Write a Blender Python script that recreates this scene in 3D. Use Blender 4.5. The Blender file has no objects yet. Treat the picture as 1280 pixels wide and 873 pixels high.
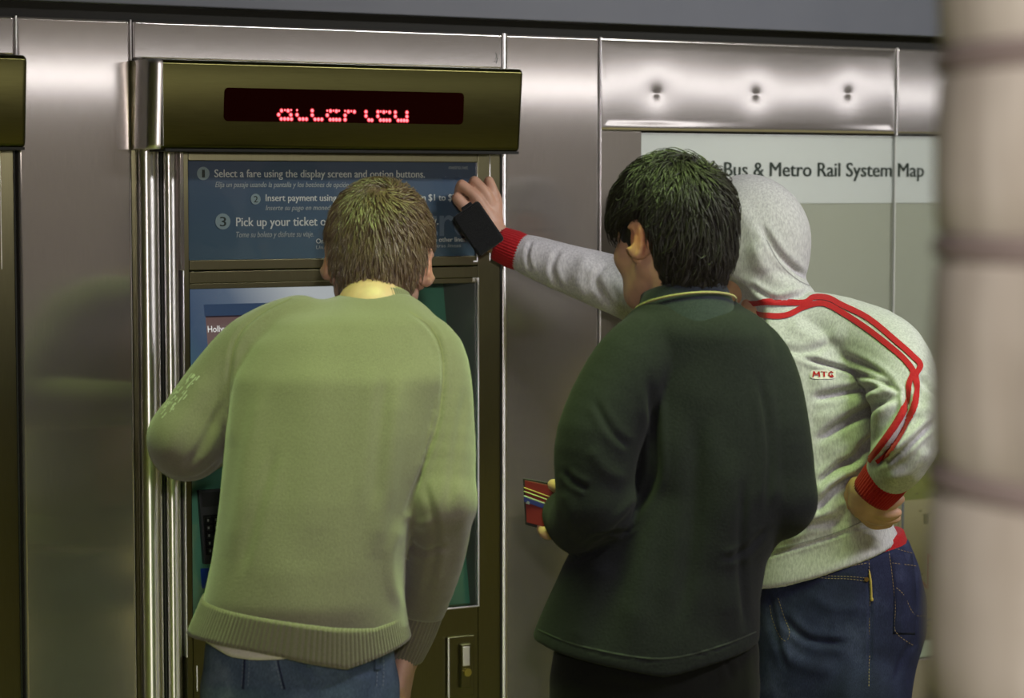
import bpy, math, random
import numpy as np
from mathutils import Vector, Matrix
from mathutils.bvhtree import BVHTree

# ------------------------------------------------------------------ camera, world, light, exposure
sc = bpy.context.scene
COL = sc.collection
FPX = 2900.0
YAW = math.radians(29.0)
PIT = math.atan((436.5-235.0)/FPX)
CAM = np.array([0.0, -4.2, 1.65])
FH = np.array([math.sin(YAW), math.cos(YAW), 0.0])          # horizontal forward
RH = np.array([math.cos(YAW), -math.sin(YAW), 0.0])         # right
UPV = np.array([0.0, 0.0, 1.0])
FW = FH*math.cos(PIT) - UPV*math.sin(PIT)
UW = np.cross(RH, FW)

cd = bpy.data.cameras.new('camera')
cam = bpy.data.objects.new('camera', cd); COL.objects.link(cam)
cd.sensor_width = 36.0; cd.lens = FPX/1280.0*36.0
cd.clip_start = 0.05; cd.clip_end = 100
cam.matrix_world = Matrix(((RH[0], UW[0], -FW[0], CAM[0]), (RH[1], UW[1], -FW[1], CAM[1]), (RH[2], UW[2], -FW[2], CAM[2]), (0, 0, 0, 1)))
cd.dof.use_dof = True; cd.dof.focus_distance = 4.38; cd.dof.aperture_fstop = 3.3
sc.camera = cam

w = bpy.data.worlds.new('world'); sc.world = w; w.use_nodes = True
w.node_tree.nodes['Background'].inputs[0].default_value = (0.55, 0.5, 0.45, 1)
w.node_tree.nodes['Background'].inputs[1].default_value = 0.05

def light(name, loc, target, sx, sy, power, color, spread=180):
    l = bpy.data.lights.new(name, 'AREA'); l.shape = 'RECTANGLE'; l.size = sx; l.size_y = sy
    l.energy = power; l.color = color; l.spread = math.radians(spread)
    o = bpy.data.objects.new(name, l); COL.objects.link(o); o.location = loc
    d = Vector(target)-Vector(loc)
    o.rotation_euler = d.to_track_quat('-Z', 'Y').to_euler()
    return o

# the flash beside the lens, the green-tinted tubes over the ticket machines, unseen fills added for the hall
light('camera_flash', tuple(CAM + RH*0.12 + UPV*0.26 - FH*0.05), tuple(CAM + FW*4.5 + RH*0.2), 0.14, 0.10, 38, (1.0, 0.91, 0.86))
light('green_tube_light', (1.65, -1.10, 2.95), (1.67, -0.98, 0.0), 1.7, 0.25, 17, (0.66, 1.0, 0.28), 62)
light('white_tube_light', (3.45, -2.5, 3.1), (3.25, -0.2, 1.0), 1.6, 0.2, 30, (1.0, 0.98, 0.97), 110)
light('far_wall_fill_light', (8.0, -9.0, 3.5), (9.0, -17.0, 1.4), 9.0, 0.6, 250, (1.0, 0.93, 0.86))  # added unseen fill, brightens the far wall that the steel mirrors
light('hall_floor_fill_light', (5.0, -6.2, 3.3), (5.0, -6.2, 0.0), 9.0, 3.0, 260, (1.0, 0.95, 0.66), 130)  # added unseen fill over the floor mirrored low in the panels

vs = sc.view_settings
sc.display_settings.display_device = 'sRGB'
vs.view_transform = 'Standard'; vs.look = 'None'; vs.gamma = 1.0; vs.use_curve_mapping = False
vs.exposure = 0.0

# ------------------------------------------------------------------ helpers
def at(px, py, d):
    return CAM + d*(FW + (px-640.0)/FPX*RH + (436.5-py)/FPX*UW)
def proj(P):
    Q = P - CAM
    z = Q @ FW
    return 640.0 + FPX*(Q @ RH)/z, 436.5 - FPX*(Q @ UW)/z, z
def onwall(px, py, y=0.0):
    r = FW + (px-640.0)/FPX*RH + (436.5-py)/FPX*UW
    return CAM + r*((y-CAM[1])/r[1])

def tag(o, label=None, cat=None, group=None, kind=None):
    if label: o['label'] = label
    if cat: o['category'] = cat
    if group: o['group'] = group
    if kind: o['kind'] = kind
    return o
def empty(name, loc, label=None, cat=None, group=None):
    o = bpy.data.objects.new(name, None); COL.objects.link(o); o.location = loc
    o.empty_display_size = 0.1
    return tag(o, label, cat, group)
def mesh_obj(name, verts, faces, mat=None, parent=None, smooth=False):
    me = bpy.data.meshes.new(name)
    me.from_pydata([tuple(v) for v in verts], [], [tuple(f) for f in faces]); me.update()
    return link(name, me, mat, parent, smooth)
def link(name, me, mat=None, parent=None, smooth=False):
    if smooth: me.polygons.foreach_set('use_smooth', np.ones(len(me.polygons), dtype=bool))
    o = bpy.data.objects.new(name, me); COL.objects.link(o)
    if mat: me.materials.append(mat)
    if parent is not None:
        o.parent = parent
        o.matrix_parent_inverse = wm(parent).inverted()
    return o
def wm(o):
    m = Matrix.Translation(o.location)
    return (wm(o.parent) @ o.matrix_parent_inverse @ m) if o.parent else m

class MB:
    """collects simple shapes into one mesh"""
    def __init__(s): s.v = []; s.f = []
    def add(s, v, f):
        n = len(s.v); s.v += [tuple(x) for x in v]; s.f += [tuple(i+n for i in q) for q in f]; return s
    def box(s, x0, x1, y0, y1, z0, z1):
        v = [(x0,y0,z0),(x1,y0,z0),(x1,y1,z0),(x0,y1,z0),(x0,y0,z1),(x1,y0,z1),(x1,y1,z1),(x0,y1,z1)]
        return s.add(v, [(0,3,2,1),(4,5,6,7),(0,1,5,4),(1,2,6,5),(2,3,7,6),(3,0,4,7)])
    def obox(s, c, ax, ay, az, hx, hy, hz):
        c, ax, ay, az = map(np.array, (c, ax, ay, az))
        v = [c+ax*hx*i+ay*hy*j+az*hz*k for k in (-1,1) for i, j in ((-1,-1),(1,-1),(1,1),(-1,1))]
        return s.add(v, [(0,3,2,1),(4,5,6,7),(0,1,5,4),(1,2,6,5),(2,3,7,6),(3,0,4,7)])
    def cyl(s, c, axis, r, h, n=24):
        axis = np.array(axis, float); axis /= np.linalg.norm(axis)
        t = np.array([1.0,0,0]) if abs(axis[0]) < 0.9 else np.array([0,1.0,0])
        u = np.cross(axis, t); u /= np.linalg.norm(u); w_ = np.cross(axis, u); c = np.array(c)
        v = []
        for k in (0, 1):
            for i in range(n):
                a = 2*math.pi*i/n
                v.append(c + axis*h*k + r*(math.cos(a)*u+math.sin(a)*w_))
        f = [(i,(i+1)%n,(i+1)%n+n,i+n) for i in range(n)]
        f += [tuple(range(n-1,-1,-1)), tuple(range(n,2*n))]
        return s.add(v, f)
    def build(s, name, mat, parent=None, bevel=0, seg=2, smooth=False):
        o = mesh_obj(name, s.v, s.f, mat, parent, smooth or bevel > 0)
        if bevel:
            m = o.modifiers.new('bevel', 'BEVEL'); m.width = bevel; m.segments = seg; m.limit_method = 'ANGLE'; m.harden_normals = True
        return o
def boxo(name, x0, x1, y0, y1, z0, z1, mat, parent=None, bevel=0, seg=2):
    return MB().box(x0, x1, y0, y1, z0, z1).build(name, mat, parent, bevel, seg)

# ------------------------------------------------------------------ materials
def nodemat(name):
    m = bpy.data.materials.new(name); m.use_nodes = True
    return m, m.node_tree.nodes, m.node_tree.links, m.node_tree.nodes['Principled BSDF']
def plain(name, col, rough=0.5, metal=0.0, spec=0.5, emit=None, es=0):
    m, N, L, b = nodemat(name)
    b.inputs['Base Color'].default_value = (*col, 1); b.inputs['Roughness'].default_value = rough
    b.inputs['Metallic'].default_value = metal; b.inputs['Specular IOR Level'].default_value = spec
    if emit:
        b.inputs['Emission Color'].default_value = (*emit, 1); b.inputs['Emission Strength'].default_value = es
    return m
def noise_node(N, L, scale, detail=3, stretch=(1,1,1), coord='Object', rough=0.5):
    tc = N.new('ShaderNodeTexCoord'); mp = N.new('ShaderNodeMapping'); nz = N.new('ShaderNodeTexNoise')
    mp.inputs['Scale'].default_value = stretch
    L.new(tc.outputs[coord], mp.inputs['Vector']); L.new(mp.outputs[0], nz.inputs['Vector'])
    nz.inputs['Scale'].default_value = scale; nz.inputs['Detail'].default_value = detail; nz.inputs['Roughness'].default_value = rough
    return nz
def ramp(N, L, src, stops):
    r = N.new('ShaderNodeValToRGB'); e = r.color_ramp.elements
    while len(e) < len(stops): e.new(0.5)
    for i, (p, c) in enumerate(stops):
        e[i].position = p; e[i].color = (*c, 1)
    L.new(src, r.inputs[0]); return r
def bump(N, L, b, src, strength, dist):
    bp = N.new('ShaderNodeBump'); bp.inputs['Strength'].default_value = strength; bp.inputs['Distance'].default_value = dist
    L.new(src, bp.inputs['Height'])
    L.new(bp.outputs[0], b.inputs['Normal']); return bp
def brushed(name, col, rough=0.3, grain='v', bstr=0.25, metal=1.0):
    m, N, L, b = nodemat(name)
    st = (1,1,0.02) if grain in 'vp' else (0.02,1,1)
    nz = noise_node(N, L, 1100, 3, st)
    c0 = tuple(x*0.93 for x in col); c1 = tuple(min(1, x*1.06) for x in col)
    r = ramp(N, L, nz.outputs[0], [(0.3, c0), (0.7, c1)])
    nb = noise_node(N, L, 2.2, 4)
    mx = N.new('ShaderNodeMix'); mx.data_type = 'RGBA'; mx.blend_type = 'MULTIPLY'; mx.inputs[0].default_value = 0.35
    rb = ramp(N, L, nb.outputs[0], [(0.3, (0.72,0.72,0.70)), (0.7, (1,1,1))])
    L.new(r.outputs[0], mx.inputs[6]); L.new(rb.outputs[0], mx.inputs[7]); L.new(mx.outputs[2], b.inputs['Base Color'])
    b.inputs['Metallic'].default_value = metal
    mr = N.new('ShaderNodeMapRange'); mr.inputs['To Min'].default_value = rough*0.82; mr.inputs['To Max'].default_value = rough*1.2
    L.new(nz.outputs[0], mr.inputs['Value'])
    if grain != 'p': L.new(mr.outputs[0], b.inputs['Roughness'])
    else: b.inputs['Roughness'].default_value = rough
    b.inputs['Anisotropic'].default_value = 0.9 if grain == 'p' else 0.93
    tv = N.new('ShaderNodeCombineXYZ')
    tv.inputs[0].default_value = 0 if grain == 'p' else 1; tv.inputs[2].default_value = 1 if grain == 'p' else 0
    L.new(tv.outputs[0], b.inputs['Tangent'])
    if grain == 'v': bump(N, L, b, nz.outputs[0], bstr*0.35, 0.0003)
    return m
def cloth(name, c0, c1, scale=260, bstr=0.35, fuzz=0.3, big=0.12, stretch=(1,1,1)):
    m, N, L, b = nodemat(name)
    nz = noise_node(N, L, scale, 4, stretch, rough=0.65)
    r = ramp(N, L, nz.outputs[0], [(0.36, c0), (0.64, c1)])
    nb = noise_node(N, L, 5, 4)
    rb = ramp(N, L, nb.outputs[0], [(0.3, (1-big*2,)*3), (0.7, (1,1,1))])
    mx = N.new('ShaderNodeMix'); mx.data_type = 'RGBA'; mx.blend_type = 'MULTIPLY'; mx.inputs[0].default_value = 1
    L.new(r.outputs[0], mx.inputs[6]); L.new(rb.outputs[0], mx.inputs[7]); L.new(mx.outputs[2], b.inputs['Base Color'])
    b.inputs['Roughness'].default_value = 0.9; b.inputs['Specular IOR Level'].default_value = 0.15
    b.inputs['Sheen Weight'].default_value = fuzz; b.inputs['Sheen Roughness'].default_value = 0.5
    bump(N, L, b, nz.outputs[0], bstr, 0.0015)
    return m
def denim(name, dark, mid, pale):
    m, N, L, b = nodemat(name)
    nz = noise_node(N, L, 7, 5, rough=0.6)
    r = ramp(N, L, nz.outputs[0], [(0.32, dark), (0.52, mid), (0.74, pale)])
    tw = noise_node(N, L, 700, 2, (1, 1, 0.25))
    rt = ramp(N, L, tw.outputs[0], [(0.3, (0.62,0.62,0.66)), (0.7, (1.15,1.15,1.12))])
    mx = N.new('ShaderNodeMix'); mx.data_type = 'RGBA'; mx.blend_type = 'MULTIPLY'; mx.inputs[0].default_value = 1
    L.new(r.outputs[0], mx.inputs[6]); L.new(rt.outputs[0], mx.inputs[7]); L.new(mx.outputs[2], b.inputs['Base Color'])
    b.inputs['Roughness'].default_value = 0.85; b.inputs['Specular IOR Level'].default_value = 0.2
    bump(N, L, b, tw.outputs[0], 0.3, 0.001)
    return m
def skinmat(name, base, red):
    m, N, L, b = nodemat(name)
    a = N.new('ShaderNodeAttribute'); a.attribute_name = 'tint'
    nz = noise_node(N, L, 40, 4)
    r = ramp(N, L, nz.outputs[0], [(0.3, tuple(x*0.88 for x in base)), (0.7, tuple(x*1.08 for x in base))])
    mx = N.new('ShaderNodeMix'); mx.data_type = 'RGBA'
    L.new(a.outputs['Fac'], mx.inputs[0]); L.new(r.outputs[0], mx.inputs[6]); mx.inputs[7].default_value = (*red, 1)
    L.new(mx.outputs[2], b.inputs['Base Color'])
    b.inputs['Roughness'].default_value = 0.5; b.inputs['Subsurface Weight'].default_value = 0.08
    b.inputs['Subsurface Radius'].default_value = (0.02, 0.006, 0.003); b.inputs['Subsurface Scale'].default_value = 0.3
    nf = noise_node(N, L, 420, 3); bump(N, L, b, nf.outputs[0], 0.15, 0.0006)
    return m
def glassmat(name, tint=(1,1,1), refl=1.0, rough=0.02):
    m, N, L, b = nodemat(name); N.remove(b)
    out = N['Material Output']; t = N.new('ShaderNodeBsdfTransparent'); g = N.new('ShaderNodeBsdfGlossy'); fr = N.new('ShaderNodeFresnel'); mx = N.new('ShaderNodeMixShader')
    t.inputs[0].default_value = (*tint, 1); g.inputs['Roughness'].default_value = rough; fr.inputs[0].default_value = 1.5
    g.inputs[0].default_value = (refl, refl, refl, 1)
    L.new(fr.outputs[0], mx.inputs[0]); L.new(t.outputs[0], mx.inputs[1]); L.new(g.outputs[0], mx.inputs[2]); L.new(mx.outputs[0], out.inputs[0])
    return m

M_panel = brushed('brushed_stainless_upright', (0.54, 0.50, 0.475), 0.125, 'v', 0.25, 0.82)
M_panelh = brushed('brushed_stainless_lying', (0.48, 0.45, 0.43), 0.125, 'h', 0.25, 0.86)
M_olive = brushed('machine_steel_floor_tint', (0.19, 0.18, 0.105), 0.34, 'v', 0.2)  # olive of the mirrored floor is put into the base colour
M_hood = brushed('hood_steel_floor_tint', (0.105, 0.10, 0.036), 0.30, 'h', 0.15)  # hood steel darkened to olive, a floor reflection painted into its colour
M_post = brushed('polished_post_metal', (0.80, 0.77, 0.77), 0.35, 'p', 0.1)
M_chrome = brushed('bright_edge_metal', (0.92, 0.89, 0.93), 0.38, 'p', 0)
M_black = plain('black_gap', (0.008, 0.008, 0.006), 0.8)
M_dark = plain('dark_reveal', (0.016, 0.018, 0.012), 0.6)
M_white = plain('white_print', (0.85, 0.88, 0.85), 0.6)
M_ink = plain('dark_ink', (0.02, 0.035, 0.03), 0.6)

# ------------------------------------------------------------------ text
def text_mesh(txt, bold=0.0, shear=0.0):
    cu = bpy.data.curves.new('text', 'FONT'); cu.body = txt; cu.offset = bold; cu.shear = shear; cu.resolution_u = 3
    o = bpy.data.objects.new('text', cu); COL.objects.link(o)
    dg = bpy.context.evaluated_depsgraph_get(); me = bpy.data.meshes.new_from_object(o.evaluated_get(dg))
    v = np.array([tuple(p.co) for p in me.vertices]); f = [tuple(p.vertices) for p in me.polygons]
    bpy.data.objects.remove(o); bpy.data.curves.remove(cu); bpy.data.meshes.remove(me)
    return v, f
def fit_text(txt, x0, x1, z0, cap, bold=0.02, shear=0.0):
    """flat text spanning x0..x1, baseline z0, capital height cap -> (2D coords, faces)"""
    v, f = text_mesh(txt, 0.0, shear)
    if bold:
        n = len(v); k = bold*0.55; vs_, fs_ = [], []
        for i, o_ in enumerate((-k, 0, k)):
            vs_.append(v+np.array([o_, 0, 0])); fs_ += [tuple(a+n*i for a in q) for q in f]
        v = np.concatenate(vs_); f = fs_
    sx = (x1-x0)/(v[:,0].max()-v[:,0].min())
    out = np.stack([x0+(v[:,0]-v[:,0].min())*sx, z0+v[:,1]*cap/0.70], 1)
    return out, f
def wall_text(mb, txt, x0, x1, z0, cap, y, bold=0.02, shear=0.0):
    v, f = fit_text(txt, x0, x1, z0, cap, bold, shear)
    n = max(1, len(v)//3) if bold else len(v)
    mb.add([(a, y-0.00025*(i//n), b) for i, (a, b) in enumerate(v)], f)

# ------------------------------------------------------------------ implicit-surface sculpting (numpy)
BIG = 9.0
class Sculpt:
    def __init__(s, lo, hi, h):
        s.h = h; s.lo = np.array(lo, float); n = np.ceil((np.array(hi)-s.lo)/h).astype(int)+1
        s.n = n; s.v = np.full(n, BIG, dtype=np.float32)
        s.ax = [(s.lo[i]+h*np.arange(n[i])).astype(np.float32) for i in range(3)]
    def sub(s, lo, hi, pad):
        a = np.clip(np.floor((np.array(lo)-pad-s.lo)/s.h).astype(int), 0, s.n-1)
        b = np.clip(np.ceil((np.array(hi)+pad-s.lo)/s.h).astype(int)+1, 1, s.n)
        sl = tuple(slice(a[i], b[i]) for i in range(3))
        return sl, s.ax[0][sl[0]][:,None,None], s.ax[1][sl[1]][None,:,None], s.ax[2][sl[2]][None,None,:]
    def put(s, sl, d, k):
        a = s.v[sl]
        if k > 0:
            hh = np.maximum(k-np.abs(a-d), 0)/k; s.v[sl] = np.minimum(a, d)-hh*hh*k*0.25
        else: s.v[sl] = np.minimum(a, d)
    def cut(s, sl, d, k):
        a = s.v[sl]; d = -d
        if k > 0:
            hh = np.maximum(k-np.abs(a-d), 0)/k; s.v[sl] = np.maximum(a, d)+hh*hh*k*0.25
        else: s.v[sl] = np.maximum(a, d)
    def cone(s, a, b, ra, rb, k=0.01, carve=False):
        a = np.array(a, float); b = np.array(b, float); r = max(ra, rb)
        sl, X, Y, Z = s.sub(np.minimum(a, b)-r, np.maximum(a, b)+r, k+4*s.h)
        ab = b-a; L2 = max(float(ab@ab), 1e-12)
        t = ((X-a[0])*ab[0]+(Y-a[1])*ab[1]+(Z-a[2])*ab[2])/L2; t = np.clip(t, 0, 1)
        d = np.sqrt((X-a[0]-t*ab[0])**2+(Y-a[1]-t*ab[1])**2+(Z-a[2]-t*ab[2])**2)-(ra+(rb-ra)*t)
        (s.cut if carve else s.put)(sl, d, k)
    def tube(s, pts, rad, k=0.01, sub=True):
        pts = np.array(pts, float); rad = np.array(rad, float)
        if sub and len(pts) > 2: pts, rad = spline(pts, rad, 5)
        for i in range(len(pts)-1):
            s.cone(pts[i], pts[i+1], rad[i], rad[i+1], k if i == 0 else 0.004)
    def ell(s, c, r, k=0.01, M=None, carve=False):
        """ellipsoid; columns of M are its axes"""
        c = np.array(c, float); r = np.array(r, float); R_ = r.max()
        sl, X, Y, Z = s.sub(c-R_, c+R_, k+4*s.h)
        X = X-c[0]; Y = Y-c[1]; Z = Z-c[2]
        if M is None: u, v, w_ = X, Y, Z
        else: u, v, w_ = [X*M[0,i]+Y*M[1,i]+Z*M[2,i] for i in range(3)]
        k0 = np.sqrt((u/r[0])**2+(v/r[1])**2+(w_/r[2])**2); k1 = np.sqrt((u/r[0]**2)**2+(v/r[1]**2)**2+(w_/r[2]**2)**2)+1e-9
        (s.cut if carve else s.put)(sl, (k0*(k0-1)/k1).astype(np.float32), k)
    def loft(s, secs, k=0.02, e=2.3, ang=0.0, cap=0.01):
        """stack of horizontal super-ellipses: secs = (centre, half width, half depth)"""
        secs = sorted(secs, key=lambda q: q[0][2])
        zc = np.array([q[0][2] for q in secs]); cx = np.array([q[0][0] for q in secs]); cy = np.array([q[0][1] for q in secs])
        ww = np.array([q[1] for q in secs]); tt = np.array([q[2] for q in secs])
        zz = s.ax[2].astype(float)
        def ip(a):
            fine = np.linspace(zc[0], zc[-1], 400); y = np.interp(fine, zc, a); q = max(3, int(0.022/((zc[-1]-zc[0])/400))|1)
            yp = np.pad(y, q//2, mode='reflect', reflect_type='odd'); y = np.convolve(yp, np.ones(q)/q, 'valid')
            return np.interp(zz, fine, y)
        CX, CY, WW, TT = ip(cx), ip(cy), ip(ww), ip(tt)
        R_ = max(ww.max(), tt.max())
        sl, X, Y, Z = s.sub((cx.min()-R_, cy.min()-R_, zc[0]), (cx.max()+R_, cy.max()+R_, zc[-1]), k+4*s.h)
        zs = sl[2]; CX, CY, WW, TT = [a[zs][None,None,:] for a in (CX, CY, WW, TT)]
        r = RH*math.cos(ang)+FH*math.sin(ang); f = FH*math.cos(ang)-RH*math.sin(ang)
        u = np.abs(((X-CX)*r[0]+(Y-CY)*r[1])/WW); v = np.abs(((X-CX)*f[0]+(Y-CY)*f[1])/TT)
        n = (u**e+v**e)**(1/e)
        g = np.sqrt((u/WW)**2+(v/TT)**2)/np.maximum(n, 1e-3)+1e-6
        d = (n-1)/g
        dz = np.maximum(Z-zc[-1], zc[0]-Z)
        hh = np.maximum(cap-np.abs(d-dz), 0)/cap; d = np.maximum(d, dz)+hh*hh*cap*0.25
        s.put(sl, d.astype(np.float32), k)
    def plane(s, p, n, k=0.006):
        """remove the side the normal points to"""
        n = np.array(n, float); n /= np.linalg.norm(n)
        d = (s.ax[0][:,None,None]-p[0])*n[0]+(s.ax[1][None,:,None]-p[1])*n[1]+(s.ax[2][None,None,:]-p[2])*n[2]
        hh = np.maximum(k-np.abs(s.v-d), 0)/k; s.v = (np.maximum(s.v, d)+hh*hh*k*0.25).astype(np.float32)
    def mesh(s, smooth=1):
        v = s.v; v[0]=BIG; v[-1]=BIG; v[:,0]=BIG; v[:,-1]=BIG; v[:,:,0]=BIG; v[:,:,-1]=BIG
        S = v < 0; c = S[:-1,:-1,:-1].astype(np.int8)
        cnt = np.zeros(c.shape, np.int8)
        for i in (0,1):
            for j in (0,1):
                for k in (0,1): cnt += S[i:S.shape[0]-1+i, j:S.shape[1]-1+j, k:S.shape[2]-1+k]
        act = (cnt > 0) & (cnt < 8); I = np.argwhere(act)
        idx = np.full(act.shape, -1, np.int64); idx[act] = np.arange(len(I))
        P = np.zeros((len(I),3)); C = np.zeros(len(I))
        offs = [(i,j,k) for i in (0,1) for j in (0,1) for k in (0,1)]
        for a in offs:
            for d in range(3):
                if a[d]: continue
                b = list(a); b[d] = 1
                va = v[I[:,0]+a[0], I[:,1]+a[1], I[:,2]+a[2]]; vb = v[I[:,0]+b[0], I[:,1]+b[1], I[:,2]+b[2]]
                m = (va < 0) != (vb < 0); t = np.where(m, va/(va-vb+1e-12), 0)
                q = np.tile(np.array(a, float), (len(I),1)); q[:,d] += t
                P[m] += q[m]; C += m
        P = s.lo + s.h*(I+P/C[:,None])
        F = []
        for d in range(3):
            o1, o2 = [(1,2),(2,0),(0,1)][d]
            a = [slice(1,-1)]*3; a[d] = slice(0,-1); b = [slice(1,-1)]*3; b[d] = slice(1,None)
            A = S[tuple(a)]; B = S[tuple(b)]
            for flip in (False, True):
                m = (A & ~B) if not flip else (~A & B)
                J = np.argwhere(m); J[:,o1] += 1; J[:,o2] += 1
                def g(x, y):
                    K = J.copy(); K[:,o1] += x; K[:,o2] += y; return idx[K[:,0],K[:,1],K[:,2]]
                q = np.stack([g(-1,-1), g(0,-1), g(0,0), g(-1,0)], 1)
                F.append(q[:,::-1] if flip else q)
        F = np.concatenate(F)
        for _ in range(smooth):
            E = np.concatenate([F[:,[0,1]],F[:,[1,2]],F[:,[2,3]],F[:,[3,0]]]); n = len(P)
            deg = np.bincount(E[:,0], minlength=n)+np.bincount(E[:,1], minlength=n)
            Q = np.stack([np.bincount(E[:,0], P[E[:,1],i], n)+np.bincount(E[:,1], P[E[:,0],i], n) for i in range(3)], 1)/np.maximum(deg,1)[:,None]
            P = 0.5*P+0.5*Q
        return P, F
def spline(pts, rad, n):
    P = []; Rr = []; m = len(pts)
    for i in range(m-1):
        p0, p1, p2, p3 = pts[max(i-1,0)], pts[i], pts[i+1], pts[min(i+2,m-1)]
        for j in range(n):
            t = j/n
            P.append(0.5*((2*p1)+(-p0+p2)*t+(2*p0-5*p1+4*p2-p3)*t*t+(-p0+3*p1-3*p2+p3)*t**3))
            Rr.append(rad[i]+(rad[i+1]-rad[i])*t)
    P.append(pts[-1]); Rr.append(rad[-1])
    return np.array(P), np.array(Rr)
def np_mesh(name, P, F, mat, parent=None, tint=None, smooth=True):
    me = bpy.data.meshes.new(name); F = np.asarray(F)
    me.vertices.add(len(P)); me.vertices.foreach_set('co', np.asarray(P, np.float32).ravel())
    k = F.shape[1]
    me.loops.add(F.size); me.loops.foreach_set('vertex_index', F.ravel().astype(np.int32))
    me.polygons.add(len(F)); me.polygons.foreach_set('loop_start', np.arange(0, F.size, k, dtype=np.int32))
    me.update(calc_edges=True)
    if tint is not None:
        a = me.attributes.new('tint', 'FLOAT', 'POINT'); a.data.foreach_set('value', np.asarray(tint, np.float32))
    return link(name, me, mat, parent, smooth)
def vnormals(P, F):
    a = P[F[:,2]]-P[F[:,0]]; b = P[F[:,3]]-P[F[:,1]]; n = np.cross(a, b); N = np.zeros_like(P)
    for i in range(4):
        for c in range(3): N[:,c] += np.bincount(F[:,i], n[:,c], len(P))
    return N/(np.linalg.norm(N, axis=1)[:,None]+1e-12)
def bounds(*pts, pad=0.1):
    a = np.array(pts); return a.min(0)-pad, a.max(0)+pad
def polydist(x, y, pl):
    """distance, signed side and run parameter to a polyline in the picture's frame"""
    best = np.full(x.shape, 1e9); side = np.zeros(x.shape); par = np.zeros(x.shape)
    seg = [math.dist(pl[i], pl[i+1]) for i in range(len(pl)-1)]; tot = sum(seg); acc = 0
    for i in range(len(pl)-1):
        ax, ay = pl[i]; dx, dy = pl[i+1][0]-ax, pl[i+1][1]-ay; L = seg[i]
        t = np.clip(((x-ax)*dx+(y-ay)*dy)/(L*L), 0, 1); qx, qy = x-ax-t*dx, y-ay-t*dy
        d = np.hypot(qx, qy); m = d < best
        best[m] = d[m]; side[m] = np.sign(dx*qy-dy*qx)[m]; par[m] = ((acc+t*L)/tot)[m]; acc += L
    return best, side, par
def fold(P, F, folds, noise=0.0, nscale=9.0, seed=0):
    """press cloth folds into a surface: folds = (polyline, width, amplitude, kind)"""
    N = vnormals(P, F); x, y, z = proj(P)
    V = P-CAM; V /= np.linalg.norm(V, axis=1)[:,None]; face = np.clip(-(N*V).sum(1)*1.6, 0, 1)
    D = np.zeros(len(P))
    for pl, wd, amp, kind in folds:
        pl = smooth_line(pl)
        xs = [p[0] for p in pl]; ys = [p[1] for p in pl]
        m = (x > min(xs)-3*wd) & (x < max(xs)+3*wd) & (y > min(ys)-3*wd) & (y < max(ys)+3*wd) & (face > 0)
        if not m.any(): continue
        d, sd, t = polydist(x[m], y[m], pl)
        end = np.clip(np.minimum(t, 1-t)*6+0.05, 0, 1)
        if kind == 'ridge': p = np.exp(-(d/wd)**2)
        elif kind == 'step': p = sd*(d/wd)*np.exp(0.5-(d/wd)**2*0.5)*1.0
        else: p = -np.exp(-(d/(wd*0.5))**2)*0.9+0.45*np.exp(-((d-wd)/(wd*0.6))**2)
        D[m] += amp*p*end*face[m]
    if noise:
        r = np.random.RandomState(seed)
        for o in range(5):
            fq = nscale*1.55**o; k = r.randn(3); k[2] *= 0.6; k /= np.linalg.norm(k); ph = r.rand()*6
            k2 = r.randn(3); k2 /= np.linalg.norm(k2)
            D += noise/(1.35**o)*np.sin(P@k*fq+ph+1.7*np.sin(P@k2*fq*0.7))
    return P+N*D[:,None]
def smooth_line(pl, n=4):
    if len(pl) < 3: return pl
    p = np.array([(a, b) for a, b in pl], float); q, _ = spline(p, np.zeros(len(p)), n); return [tuple(v) for v in q]

class Skin:
    """ray-cast onto a built surface, so print, stripes and stitching lie on the cloth"""
    def __init__(s, P, F): s.t = BVHTree.FromPolygons([tuple(p) for p in P], [tuple(int(i) for i in f) for f in F])
    def hit(s, px, py, off=0.0012):
        r = FW+(px-640)/FPX*RH+(436.5-py)/FPX*UW; r = r/np.linalg.norm(r)
        h = s.t.ray_cast(Vector(CAM), Vector(r), 20)
        if h[0] is None: return None
        n = np.array(h[1]); 
        if n@r > 0: n = -n
        return np.array(h[0])+n*off
def lay(name, skin, P2, faces, mat, parent, off=0.0012, thick=0.0):
    pts = [skin.hit(a, b, off) for a, b in P2]
    ok = [p is not None for p in pts]; v = [p if p is not None else (0,0,0) for p in pts]
    zz = [proj(np.array(p))[2] if p is not None else 0 for p in pts]
    fs = [f for f in faces if all(ok[i] for i in f) and max(zz[i] for i in f)-min(zz[i] for i in f) < 0.05]
    if not fs: return None
    o = mesh_obj(name, v, fs, mat, parent, True)
    if thick:
        m = o.modifiers.new('thick', 'SOLIDIFY'); m.thickness = thick; m.offset = 0
    return o
def strip_pts(pl, wd, step=2.5, across=3):
    pl = smooth_line(pl); L = [0]
    for i in range(len(pl)-1): L.append(L[-1]+math.dist(pl[i], pl[i+1]))
    n = max(2, int(L[-1]/step)); t = np.linspace(0, L[-1], n)
    x = np.interp(t, L, [p[0] for p in pl]); y = np.interp(t, L, [p[1] for p in pl])
    dx = np.gradient(x); dy = np.gradient(y); q = np.hypot(dx, dy)+1e-9; nx, ny = -dy/q, dx/q
    P = []; F = []
    for i in range(n):
        for j in range(across):
            o = (j/(across-1)-0.5)*wd; P.append((x[i]+nx[i]*o, y[i]+ny[i]*o))
    for i in range(n-1):
        for j in range(across-1):
            a = i*across+j; F.append((a, a+1, a+across+1, a+across))
    return P, F
def strip(name, skin, pl, wd, mat, parent, off=0.0012, thick=0.0, step=2.5, across=3):
    P, F = strip_pts(pl, wd, step, across); return lay(name, skin, P, F, mat, parent, off, thick)
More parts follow.
